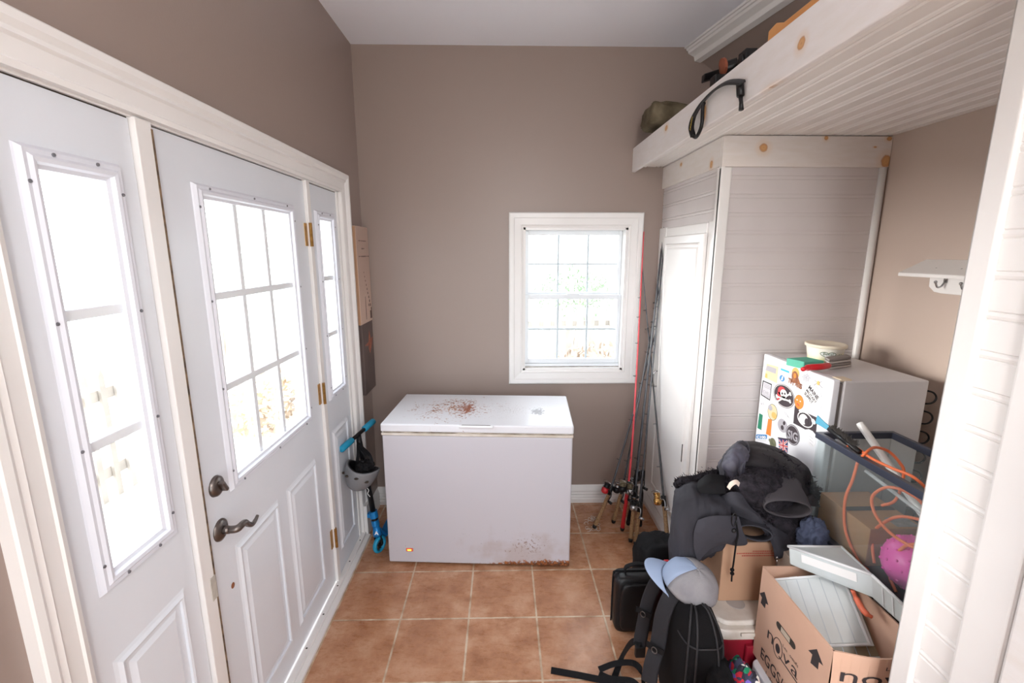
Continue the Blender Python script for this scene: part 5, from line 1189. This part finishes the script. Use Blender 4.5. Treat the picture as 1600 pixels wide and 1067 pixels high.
bp_ = thing('backpack', 'black backpack standing on the floor with padded shoulder straps facing left', 'backpack', (0.68, 1.40, 0))
def bpf(d):
    return 1.0+0.05*noise.noise(V(d)*3)+0.02*math.sin(d.x*30)*0
BQ = Matrix.Rotation(-0.10, 3, 'X')
b = MB(); b.blob((0.672, 1.405, 0.262), (0.075, 0.150, 0.262), 48, 32, None, bpf, 0.55); b.build('pack_body', M_pack, bp_, smooth=True)
b = MB(); b.blob((0.712, 1.330, 0.20), (0.046, 0.125, 0.19), 48, 34, None, wr(5, 0.09, 4), 0.5); b.build('front_pocket', M_pack, bp_, smooth=True)
M_seam = mat('seam_piping', (32, 30, 33), 0.7)
def pack_pt(phi, th, e=0.55, out=1.012):
    f = lambda x: math.copysign(abs(x)**e, x)
    d = V((f(math.sin(th))*f(math.cos(phi)), f(math.sin(th))*f(math.sin(phi)), f(math.cos(th)))); k = bpf(d)*out
    return V((0.672+d.x*0.075*k, 1.405+d.y*0.150*k, 0.262+d.z*0.262*k))
for phi in (-2.30, -1.85, -1.30, -0.75):
    b = MB(); b.tube([pack_pt(phi, math.radians(t)) for t in range(8, 165, 4)], 0.0038, 8); b.build('seam_piping', M_seam, bp_, smooth=True)
b = MB(); b.tube([pack_pt(-2.9+0.1*k, math.radians(62)) for k in range(28)], 0.003, 8); b.build('pocket_zipper', M_seam, bp_, smooth=True)
b = MB(); b.box((0.655, 1.205, 0.10), (0.70, 1.222, 0.16)); b.build('side_buckle', M_blackp, bp_, bevel=0.004)
for y0_, nm in ((1.255, 'piping'), (1.30, 'piping')):
    b = MB(); b.tube(bez([(0.72, y0_, 0.03), (0.742, y0_-0.015, 0.2), (0.735, y0_+0.01, 0.36), (0.70, y0_+0.06, 0.47), (0.66, y0_+0.11, 0.515)], 6), 0.004, 8); b.build(nm, M_foam, bp_, smooth=True)
# shoulder straps
sp1 = bez([at(1050, 900, Y=1.52), at(1030, 905, Y=1.56), at(1014, 935, Y=1.57), at(1005, 975, Y=1.56), at(999, 1008, Y=1.54)], 8)
sp2 = bez([at(1068, 925, Y=1.42), at(1050, 930, Y=1.42), at(1036, 960, Y=1.41), at(1028, 1005, Y=1.40), at(1018, 1040, Y=1.38), at(1014, 1067, Y=1.37)], 8)
for p_, w in ((sp1, 0.052), (sp2, 0.054)):
    b = MB(); b.ribbon(p_, w, 0.016, (0.75, -0.65, 0.0)); st_ = b.build('shoulder_strap', M_foam, bp_, bevel=0.006, seg=3)
    m_ = p_[int(len(p_)*0.62)]; d_ = (p_[-1]-p_[-4]).normalized()
    b = MB(); b.ribbon([m_+V((-0.012, -0.012, 0.016)), m_+V((-0.013, -0.013, -0.006))], 0.064, 0.004, (0.75, -0.65, 0)); b.build('strap_loop', M_black, st_)
    b = MB(); rc = m_+V((-0.016, -0.016, 0)); b.tube([rc+V((0.75*math.cos(a)*0.010, -0.65*math.cos(a)*0.010, math.sin(a)*0.012)) for a in [2*PI*i/14 for i in range(15)]], 0.0018, 6); b.build('metal_ring', M_nickel, st_, smooth=True)
def G0(u, v, z=0.006): return at(u, v, Z=z)
for pts, w in (([G0(861, 1047), G0(900, 1054), G0(925, 1059, .008), G0(950, 1064, .012), G0(990, 1070, .02)], 0.026),
               ([at(1001, 1006, Y=1.53), at(988, 1003, Y=1.56), at(975, 1020, Z=0.06), at(966, 1042, Z=0.02), at(957, 1066, Z=0.008)], 0.024),
               ([G0(936, 1046, .020), G0(960, 1037, .034), G0(985, 1035, .040), G0(998, 1042, .05), G0(1004, 1056, .05), G0(1006, 1075, .05)], 0.024),
               ([G0(936, 1052, .012), G0(955, 1060, .016), G0(985, 1063, .03), G0(1000, 1074, .04)], 0.022)):
    b = MB(); b.ribbon(bez(pts, 6), w, 0.0022, (0, 1, 0.25)); b.build('webbing_strap', M_black, bp_)
b = MB(); p_ = at(1000, 1015, Y=1.53); b.box(tuple(p_-V((0.02, 0.01, 0.03))), tuple(p_+V((0.02, 0.01, 0.02)))); b.build('buckle', M_blackp, bp_, bevel=0.004)

# ball cap resting on the backpack
cp_ = thing('ball_cap', 'grey mesh ball cap with light blue front and brim resting on the backpack', 'cap', (0.71, 1.46, 0.50))
cc = at(1077, 912, Y=1.45)
def dome(b, n=40, m=14, keep=None, k=1.0, r=(0.088, 0.098, 0.085), Qm=None):
    vs = []; fs = []
    for i in range(m+1):
        th = PI/2*i/m*1.0
        for j in range(n):
            a = 2*PI*j/n; R = math.cos(th)**0.85
            wv = 1+0.03*noise.noise(V((math.cos(a)*2, math.sin(a)*2, th*2)))
            vs.append(cc+Qm @ V((R*r[0]*math.cos(a)*k*wv, R*r[1]*math.sin(a)*k*wv, math.sin(th)*r[2]*k*wv)))
    for i in range(m):
        for j in range(n):
            am = 2*PI*(j+.5)/n
            if keep and not keep(am, i/m): continue
            fs.append((i*n+j, i*n+(j+1) % n, (i+1)*n+(j+1) % n, (i+1)*n+j))
    b.add(vs, fs)
# local frame: brim direction = +y local; crown up = z local
brim_w = (at(1028, 885, Y=1.50)-cc).normalized(); up_w = V((0.62, -0.50, 0.60)); up_w = (up_w-brim_w*up_w.dot(brim_w)).normalized(); rt_w = brim_w.cross(up_w)
CQ = Matrix((rt_w, brim_w, up_w)).transposed()
fr_ = lambda a, t: math.sin(a) > 0.72
b = MB(); dome(b, keep=lambda a, t: not fr_(a, t), Qm=CQ); b.build('mesh_crown', M_capg, cp_, smooth=True, solid=0.003)
b = MB(); dome(b, keep=fr_, k=1.003, Qm=CQ); b.build('front_panel', M_capb, cp_, smooth=True, solid=0.003)
b = MB(); vs = []; fs = []; n = 20; m = 8
for i in range(m+1):
    for j in range(n+1):
        a = math.radians(28)+math.radians(124)*j/n; t = i/m
        x = math.cos(a)*0.088*(1-0.12*t); y = math.sin(a)*0.098+t*0.068*math.sin(PI*j/n)**0.6
        vs.append(cc+CQ @ V((x, y, -0.004-t*0.006-0.030*(x/0.088)**2)))
for i in range(m):
    for j in range(n): fs.append((i*(n+1)+j, i*(n+1)+j+1, (i+1)*(n+1)+j+1, (i+1)*(n+1)+j))
b.add(vs, fs); b.build('brim', M_capb, cp_, smooth=True, solid=0.004)
b = MB(); b.blob(cc+CQ @ V((0, 0, 0.086)), (0.005, 0.005, 0.004), 12, 8); b.build('top_button', M_capg, cp_, smooth=True)

# floral fabric bags at the bottom edge
def floral():
    m = mat('floral_print', (60, 60, 66), 0.8); g = G(m); p = g.pos(); v = g.n('ShaderNodeTexVoronoi'); v.inputs['Scale'].default_value = 62
    mp = g.map(p, (1, 1, 1)); nz = g.n('ShaderNodeTexNoise'); nz.inputs['Scale'].default_value = 30; g.l(p, nz.inputs['Vector'])
    ad = g.n('ShaderNodeVectorMath', operation='MULTIPLY_ADD'); g.l(nz.outputs['Color'], ad.inputs[0]); ad.inputs[1].default_value = (0.02, 0.02, 0.02); g.l(p, ad.inputs[2]); g.l(ad.outputs[0], v.inputs['Vector'])
    sx2 = g.sep(v.outputs['Color'])[0]
    g.l(g.ramp(sx2, [(0.0, lin((40, 40, 52))), (0.2, lin((40, 150, 110))), (0.38, lin((200, 40, 60))), (0.52, lin((230, 226, 220))), (0.66, lin((120, 100, 190))), (0.8, lin((60, 60, 84))), (1.0, lin((190, 210, 130)))]), g.b.inputs['Base Color'])
    g.b.inputs['Roughness'].default_value = 0.8
    m.node_tree.nodes  # ramp is stepped
    for nd in m.node_tree.nodes:
        if nd.type == 'VALTORGB': nd.color_ramp.interpolation = 'CONSTANT'
    return m
M_flor = floral()
c_ = at(1155, 1072, Y=1.28)
b = MB(); b.blob((0.800, 1.265, 0.182), (0.050, 0.085, 0.182), 36, 22, None, wr(7, 0.12, 2.5), 0.8); tag(b.build('floral_pouch', M_flor, smooth=True), 'multicoloured floral fabric pouch wedged between the backpack and the egg box', 'pouch')
c_ = at(1100, 1085, Y=1.14)
b = MB(); b.blob((0.640, 1.135, 0.200), (0.060, 0.060, 0.200), 36, 22, None, wr(9, 0.12, 2.5), 0.8); tag(b.build('floral_pouch', M_flor, smooth=True), 'floral fabric pouch at the foot of the backpack, cut by the bottom edge', 'pouch')

# ------------------------------------------------------------ jackets
def cr(P, t):
    n = len(P)-1; i = min(int(t*n), n-1); f = t*n-i
    a = P[i-1] if i > 0 else P[i]*2-P[i+1]; b_, c = P[i], P[i+1]; d = P[i+2] if i+2 <= n else P[i+1]*2-P[i]
    return 0.5*((2*b_)+(c-a)*f+(2*a-5*b_+4*c-d)*f*f+(3*b_-a-3*c+d)*f**3)
def sheet(rows, nu=36, nv=30, amp=0.006, freq=14, seed=0, aniso=(1, 1, 1)):
    Rw = [[(at(p[0], p[1], Y=p[2]) if len(p) == 3 and p[0] > 50 else V(p)) for p in r] for r in rows]
    pts = []
    for j in range(nv+1):
        col = [cr(r, 0) for r in Rw]
        for i in range(nu+1):
            pts.append(cr([cr(r, i/nu) for r in Rw], j/nv))
    def ix(i, j): return j*(nu+1)+i
    out = []
    sd = V((seed*2.3, seed*5.1, seed))
    for j in range(nv+1):
        for i in range(nu+1):
            a = pts[ix(min(i+1, nu), j)]-pts[ix(max(i-1, 0), j)]; c = pts[ix(i, min(j+1, nv))]-pts[ix(i, max(j-1, 0))]
            n_ = a.cross(c)
            n_ = n_.normalized() if n_.length > 1e-9 else V((0, -1, 0))
            p = pts[ix(i, j)]; q = V((p.x*aniso[0], p.y*aniso[1], p.z*aniso[2]))*freq+sd
            h = (0.5-abs(noise.noise(q)))*2*0.6+(0.5-abs(noise.noise(q*2.1)))*0.5
            out.append(p-n_*h*amp)
    fs = [(ix(i, j), ix(i+1, j), ix(i+1, j+1), ix(i, j+1)) for j in range(nv) for i in range(nu)]
    return out, fs
def cloth(name, rows, m, parent, solid=0.007, label=None, **k):
    b = MB(); b.add(*sheet(rows, **k)); return b.build(name, m, parent, smooth=True, solid=solid, label=label)
def tufts(b, pts, n, r, ln, seed=0):
    rnd = random.Random(seed)
    for i in range(n):
        p = cr(pts, rnd.random())+V((rnd.gauss(0, r), rnd.gauss(0, r), rnd.gauss(0, r)))
        d = V((rnd.gauss(0, 1), rnd.gauss(0, 1)-0.6, rnd.gauss(0, 1)+0.9)).normalized(); e = d.orthogonal().normalized()
        l_ = ln*(0.5+rnd.random()); w = l_*0.16
        b.add([p-e*w, p+e*w, p+d*l_*0.6+e*w*0.8+d.cross(e)*l_*0.25, p+d*l_+d.cross(e)*l_*0.5], [(0, 1, 2), (0, 2, 3)])
def J(u, v, y): return at(u, v, Y=y)

ja = thing('hooded_jacket', 'charcoal jacket draped over the left side of the carton, lowest in the heap', 'jacket', (0.78, 1.62, 0.50))
b = MB(); b.blob((0.805, 1.67, 0.650), (0.104, 0.11, 0.150), 40, 26, None, wr(3, 0.10, 2.2), 0.85); b.build('jacket_body', M_shell, ja, smooth=True)
cloth('draped_front', [[(1061, 757, 1.72), (1078, 748, 1.70), (1105, 750, 1.69), (1135, 765, 1.67)],
      [(1056, 782, 1.60), (1074, 775, 1.55), (1105, 784, 1.525), (1140, 795, 1.52)],
      [(1052, 826, 1.57), (1064, 815, 1.50), (1092, 812, 1.49), (1140, 820, 1.49)],
      [(1048, 868, 1.58), (1060, 872, 1.51), (1078, 852, 1.49), (1130, 850, 1.49)],
      [(1054, 884, 1.60), (1060, 892, 1.55), (1075, 880, 1.515), (1092, 868, 1.51)]], M_shell, ja, amp=0.017, freq=9, seed=1, aniso=(1.9, 1.2, 0.45), nu=60, nv=54)
cloth('side_drape', [[(1061, 757, 1.72), (1055, 765, 1.75), (1057, 770, 1.85)], [(1054, 800, 1.60), (1049, 805, 1.68), (1051, 810, 1.82)], [(1049, 868, 1.58), (1046, 862, 1.66), (1049, 860, 1.80)]], M_shell, ja, amp=0.006, freq=8, seed=6)
cloth('jacket_hem', [[(1090, 812, 1.475), (1108, 806, 1.465), (1130, 805, 1.465), (1152, 806, 1.475)],
      [(1084, 832, 1.470), (1105, 826, 1.455), (1130, 824, 1.455), (1158, 826, 1.465)],
      [(1084, 858, 1.475), (1100, 848, 1.463), (1128, 840, 1.463), (1166, 846, 1.475)],
      [(1090, 878, 1.485), (1102, 862, 1.475), (1124, 848, 1.475), (1150, 851, 1.485)]], mat('charcoal_hem', (60, 59, 66), 0.8, spec=0.25, bump=0.25, bscale=500), ja, amp=0.006, freq=14, seed=2, nu=50, nv=40)
cloth('black_collar', [[(1092, 752, 1.60), (1108, 742, 1.60), (1132, 744, 1.60)], [(1090, 764, 1.56), (1108, 758, 1.555), (1132, 758, 1.555)], [(1094, 770, 1.55), (1112, 772, 1.54), (1134, 771, 1.54)]], M_black, ja, amp=0.002, seed=3)
b = MB(); P_ = [J(1056, 758, 1.68), J(1066, 750, 1.66), J(1082, 750, 1.66), J(1095, 744, 1.66), J(1115, 739, 1.66), J(1132, 738, 1.66)]
pp = bez(P_, 8); b.tube(pp, [0.013+0.004*noise.noise(p*40) for p in pp], 12); tufts(b, P_, 900, 0.007, 0.012, 2); b.build('fleece_edge', M_sherpa, ja, smooth=True)
b = MB(); b.tube(bez([J(1150, 815, 1.455), J(1153, 835, 1.452), J(1150, 850, 1.452), J(1146, 880, 1.475), J(1144, 892, 1.48), J(1143, 908, 1.48)], 6), 0.0032, 8)
for v_ in (890, 896): b.blob(J(1144, v_, 1.478), (0.008, 0.007, 0.007), 12, 8)
b.build('drawstring', M_black, ja, smooth=True)
b = MB(); b.tube([J(1147, 812, 1.455)+V((math.cos(a)*0.008, 0, math.sin(a)*0.026)) for a in [2*PI*i/16 for i in range(17)]], 0.0022, 6); b.blob(J(1147, 829, 1.45), (0.009, 0.006, 0.009), 12, 8); b.build('cord_lock', M_blackp, ja, smooth=True)

jb = thing('fleece_lined_jacket', 'black fleece-lined jacket crumpled on top of the heap beside the fridge', 'jacket', (1.0, 1.68, 0.65))
b = MB(); b.blob((1.035, 1.70, 0.780), (0.150, 0.14, 0.145), 52, 34, None, wr(4, 0.08, 2.0), 0.9); b.build('jacket_body', M_shell2, jb, smooth=True)
# hood roll
cloth('back_shell', [[(1146, 699, 1.80), (1175, 693, 1.82), (1205, 700, 1.82), (1240, 716, 1.76), (1262, 738, 1.70), (1272, 765, 1.66)],
      [(1150, 704, 1.70), (1176, 702, 1.68), (1206, 708, 1.68), (1236, 724, 1.67), (1256, 745, 1.66), (1270, 775, 1.64)],
      [(1157, 722, 1.63), (1178, 720, 1.60), (1204, 723, 1.60), (1228, 736, 1.60), (1245, 755, 1.60), (1262, 785, 1.59)],
      [(1158, 735, 1.62), (1180, 730, 1.60), (1204, 735, 1.60), (1224, 750, 1.60), (1236, 770, 1.60), (1252, 800, 1.60)]], M_shell2, jb, amp=0.013, freq=10, seed=11, aniso=(0.5, 1, 1.8), nu=70, nv=40)
cloth('hood', [[(1152, 699, 1.76), (1158, 692, 1.74), (1166, 695, 1.70), (1170, 706, 1.64), (1168, 716, 1.60)],
      [(1142, 706, 1.72), (1147, 702, 1.64), (1156, 706, 1.615), (1163, 715, 1.60), (1166, 724, 1.58)],
      [(1133, 717, 1.70), (1138, 716, 1.62), (1148, 718, 1.58), (1157, 724, 1.585), (1164, 731, 1.575)],
      [(1127, 728, 1.70), (1131, 728, 1.61), (1142, 730, 1.575), (1153, 733, 1.58), (1163, 738, 1.575)],
      [(1128, 740, 1.72), (1131, 741, 1.63), (1142, 742, 1.60), (1153, 744, 1.60), (1166, 745, 1.59)]], M_hood, jb, amp=0.015, freq=19, seed=5, nu=60, nv=54, aniso=(1.6, 1, 0.7))
cloth('hood_edge', [[(1126, 742, 1.62), (1126, 728, 1.63), (1134, 712, 1.64), (1146, 699, 1.66), (1160, 690, 1.69)], [(1133, 742, 1.60), (1133, 728, 1.60), (1140, 714, 1.61), (1152, 703, 1.63), (1168, 697, 1.66)]], M_shell, jb, amp=0.003, freq=12, seed=14, nu=40, nv=8, solid=0.010)
cloth('fleece_lining', [[(1140, 745, 1.62), (1165, 732, 1.60), (1195, 730, 1.60), (1222, 742, 1.60), (1242, 762, 1.60)],
      [(1138, 758, 1.58), (1165, 750, 1.545), (1195, 750, 1.535), (1222, 762, 1.54), (1240, 778, 1.56)],
      [(1150, 775, 1.56), (1172, 778, 1.52), (1195, 780, 1.52), (1212, 788, 1.52), (1228, 795, 1.55)],
      [(1165, 800, 1.56), (1180, 805, 1.53), (1198, 808, 1.52), (1208, 812, 1.52), (1218, 815, 1.54)]], M_sherpa, jb, amp=0.008, freq=38, seed=7, nu=110, nv=90, solid=0.01)
b = MB(); tufts(b, [J(1195, 712, 1.68), J(1215, 716, 1.67), J(1232, 726, 1.66), J(1245, 740, 1.65)], 260, 0.010, 0.016, 4); tufts(b, [J(1195, 724, 1.60), J(1215, 733, 1.59), J(1232, 744, 1.58)], 500, 0.012, 0.012, 5)
tufts(b, [J(1262, 752, 1.62), J(1270, 765, 1.61), J(1277, 780, 1.60)], 420, 0.010, 0.016, 6); tufts(b, [J(1150, 766, 1.55), J(1170, 785, 1.53), J(1190, 805, 1.51), J(1200, 825, 1.50)], 800, 0.011, 0.012, 7); tufts(b, [J(1136, 745, 1.60), J(1132, 760, 1.58), J(1136, 775, 1.57)], 300, 0.008, 0.012, 8)
tufts(b, [J(1160, 745, 1.56), J(1185, 752, 1.54), J(1200, 765, 1.54), J(1188, 785, 1.52)], 900, 0.014, 0.008, 9)
b.build('fleece_tufts', M_sherpa, jb)['kind'] = 'stuff'
cloth('zip_front', [[(1128, 775, 1.56), (1142, 768, 1.53), (1156, 770, 1.53)],
      [(1130, 792, 1.54), (1152, 788, 1.51), (1172, 793, 1.51)],
      [(1150, 802, 1.52), (1178, 806, 1.495), (1200, 816, 1.495)],
      [(1182, 818, 1.50), (1204, 828, 1.485), (1226, 832, 1.50)],
      [(1204, 845, 1.49), (1222, 852, 1.48), (1258, 835, 1.52)],
      [(1211, 874, 1.485), (1226, 868, 1.48), (1252, 848, 1.51)]], M_shell, jb, amp=0.007, freq=16, seed=8, nu=44, nv=50)
cloth('inner_panel', [[(1196, 800, 1.53), (1225, 806, 1.52), (1268, 805, 1.55)], [(1204, 818, 1.51), (1232, 822, 1.50), (1268, 818, 1.53)], [(1216, 845, 1.50), (1238, 846, 1.49), (1262, 834, 1.52)]], M_sherpa, jb, amp=0.004, freq=20, seed=9)
def cuff(c, ax_, up, rx, rz, L, m, nm, tap=1.15):
    """flattened sleeve end, open towards ax_"""
    c, ax_ = V(c), V(ax_).normalized(); up = V(up); up = (up-ax_*up.dot(ax_)).normalized(); rt = up.cross(ax_); n = 40; k = 12; vs = []; fs = []
    for i in range(k+1):
        t = i/k; f = tap+(1-tap)*t
        for j in range(n):
            a = 2*PI*j/n; w = 1+0.05*noise.noise(V((math.cos(a)*1.5, math.sin(a)*1.5, t*3+c.x*9)))
            vs.append(c-ax_*L*(1-t)+(rt*math.cos(a)*rx*f*w+up*math.sin(a)*rz*f*w*(1.0+0.5*(1-t))))
    for i in range(k):
        for j in range(n): fs.append((i*n+j, i*n+(j+1) % n, (i+1)*n+(j+1) % n, (i+1)*n+j))
    b = MB(); b.add(vs, fs); s_ = b.build(nm, m, jb, smooth=True, solid=0.005)
    b = MB(); rr = [c+(rt*math.cos(a)*rx*1.01+up*math.sin(a)*rz*1.02)-ax_*0.002 for a in [2*PI*j/n for j in range(n+1)]]; b.tube(rr, 0.0035, 6, caps=False); b.tube([p-ax_*0.012 for p in rr], 0.0012, 4, caps=False); b.build('cuff_seam', m, s_, smooth=True)
cuff(J(1231, 795, 1.478), (-0.18, -0.90, -0.16), (0.0, -0.2, 1), 0.078, 0.036, 0.13, mat('grey_sleeve', (68, 64, 68), 0.75, spec=0.3, bump=0.2, bscale=500), 'sleeve')
cuff(J(1180, 833, 1.47), (-0.25, -0.9, 0.12), (0.1, 0, 1), 0.056, 0.026, 0.07, M_shell, 'sleeve')
b = MB(); b.prism([J(1258, 782, 1.575), J(1270, 772, 1.57), J(1284, 793, 1.56), J(1266, 791, 1.56)], (0, 0.012, 0)); b.build('jacket_flap', M_shell2, jb, bevel=0.003)
b = MB(); b.ribbon(bez([J(1138, 763, 1.515), J(1143, 756, 1.512), J(1150, 753, 1.512), J(1155, 757, 1.515)], 5), 0.016, 0.002, (0.2, 0.5, 1)); b.build('care_label', mat('care_label_cream', (224, 206, 192), 0.7), jb)
b = MB(); b.blob(J(1214, 872, 1.472), (0.005, 0.004, 0.008), 10, 8); b.tube([J(1214, 874, 1.472), J(1213, 886, 1.472)], 0.0028, 6); b.build('zipper_pull', M_steel, jb, smooth=True)
# denim
b = MB(); c_ = J(1284, 822, 1.50); b.blob((1.128, 1.475, 0.6445+0.058), (0.047, 0.040, 0.062), 56, 40, None, lambda d: 0.86+0.30*(0.5-abs(noise.noise(V(d)*V((2.6, 2.6, 1.1)).length*0.55+V((3, 7, 1)))))*2+0.14*(0.5-abs(noise.noise(V(d)*5+V((1, 2, 3)))))*2, 1.0)
tag(b.build('denim_cloth', M_denim, smooth=True), 'small crumpled blue denim cloth beside the aquarium', 'cloth')

# ------------------------------------------------------------ on the overhead shelf
xb = thing('crossbow', 'black crossbow lying on the overhead shelf with a curved limb hanging over the fascia', 'crossbow', (0.86, 1.9, 2.343))
def L(u, v, x=0.778): return at(u, v, X=x)
b = MB(); lp = bez([L(1160, 129), L(1148, 128), L(1134, 130), L(1117, 140), L(1100, 157), L(1090, 171), L(1083, 185), L(1080, 200), L(1083, 213)], 6)
b.ribbon(lp, 0.022, 0.009, (0.8, 0, 0.6)); b.build('limb', M_blackp, xb, bevel=0.002)
b = MB(); b.tube(bez([L(1083, 213), L(1088, 214), L(1094, 203), L(1097, 190), L(1098, 168), L(1100, 160)], 5), 0.007, 10); b.build('limb_strut', M_blackp, xb, smooth=True)
b = MB(); b.tube([L(1156, 130, .782), L(1157, 150, .782)], 0.012, 10); b.tube([L(1157, 150, .782), L(1158, 160, .782), L(1158, 172, .782)], [0.007, 0.006, 0.008], 10); b.build('limb_bracket', M_blackp, xb, smooth=True)
p0, p1 = L(1083.3, 182, .765), L(1079.5, 204, .765); r_ = (p1-p0).normalized(); up_ = V((0, -r_.z, r_.y)).normalized()
b = MB(); up_ = -up_ if up_.y > 0 else up_
text_mb(b, 'TERMINAT', p0+up_*-0.006-V((0.004, 0, 0)), r_, up_, 0.012, (p1-p0).length, 0.0); b.build('limb_lettering', M_yel, xb)
b = MB(); b.hexa(at(1100, 127, X=0.84), at(1146, 112, X=1.0)-at(1100, 127, X=0.84), V((0, 0.03, 0)), V((0, 0, 0.03))); b.build('stock_rail', M_blackp, xb, bevel=0.004)
b = MB(); q = at(1118, 148, X=0.86); b.box((q.x-0.015, q.y-0.02, 2.343), (q.x+0.03, q.y+0.03, 2.415)); b.build('riser', M_blackp, xb, bevel=0.004)
b = MB(); b.tube([at(1124, 110, X=0.90), at(1152, 101, X=0.96)], 0.026, 18); b.tube([at(1152, 101, X=0.96), at(1170, 97, X=1.0)], 0.018, 16); b.build('scope', M_blackp, xb, smooth=False)
b = MB(); c0_, c1_ = at(1128, 104, X=0.89), at(1132, 103, X=0.90); b.tube([c0_, c1_], 0.030, 18); b.build('copper_ring', mat('copper', (176, 104, 78), 0.4, 0.6), xb)
b = MB(); q = at(1166, 100, X=0.94); b.box((q.x-0.02, q.y-0.03, q.z-0.03), (q.x+0.025, q.y+0.03, q.z+0.045)); b.tube([q+V((-0.026, 0, 0.012)), q+V((-0.019, 0, 0.012))], 0.02, 16); b.build('scope_mount', M_blackp, xb, bevel=0.004)
b = MB(); b.blob(at(1032, 186, Y=2.62)+V((0.045, 0, -0.002)), (0.122, 0.11, 0.058), 48, 30, None, wr(15, 0.10, 3.2), 0.38, Matrix.Rotation(0.12, 3, 'Y')); oc_ = b.build('canvas_bag', M_green, smooth=True); tag(oc_, 'olive and tan canvas bag at the far end of the overhead shelf', 'bag')
y0_ = at(1207, 58, X=0.84).y
b = MB(); b.prism([(0.825, y0_, 2.3425), (0.825, y0_, 2.392), (0.825, y0_-0.04, 2.398), (0.825, y0_-0.08, 2.382), (0.825, y0_-0.75, 2.378), (0.825, y0_-0.75, 2.3425)], (0.022, 0, 0)); tag(b.build('pine_board', M_orangep, bevel=0.003), 'orange varnished pine board end standing on the near part of the overhead shelf', 'board')
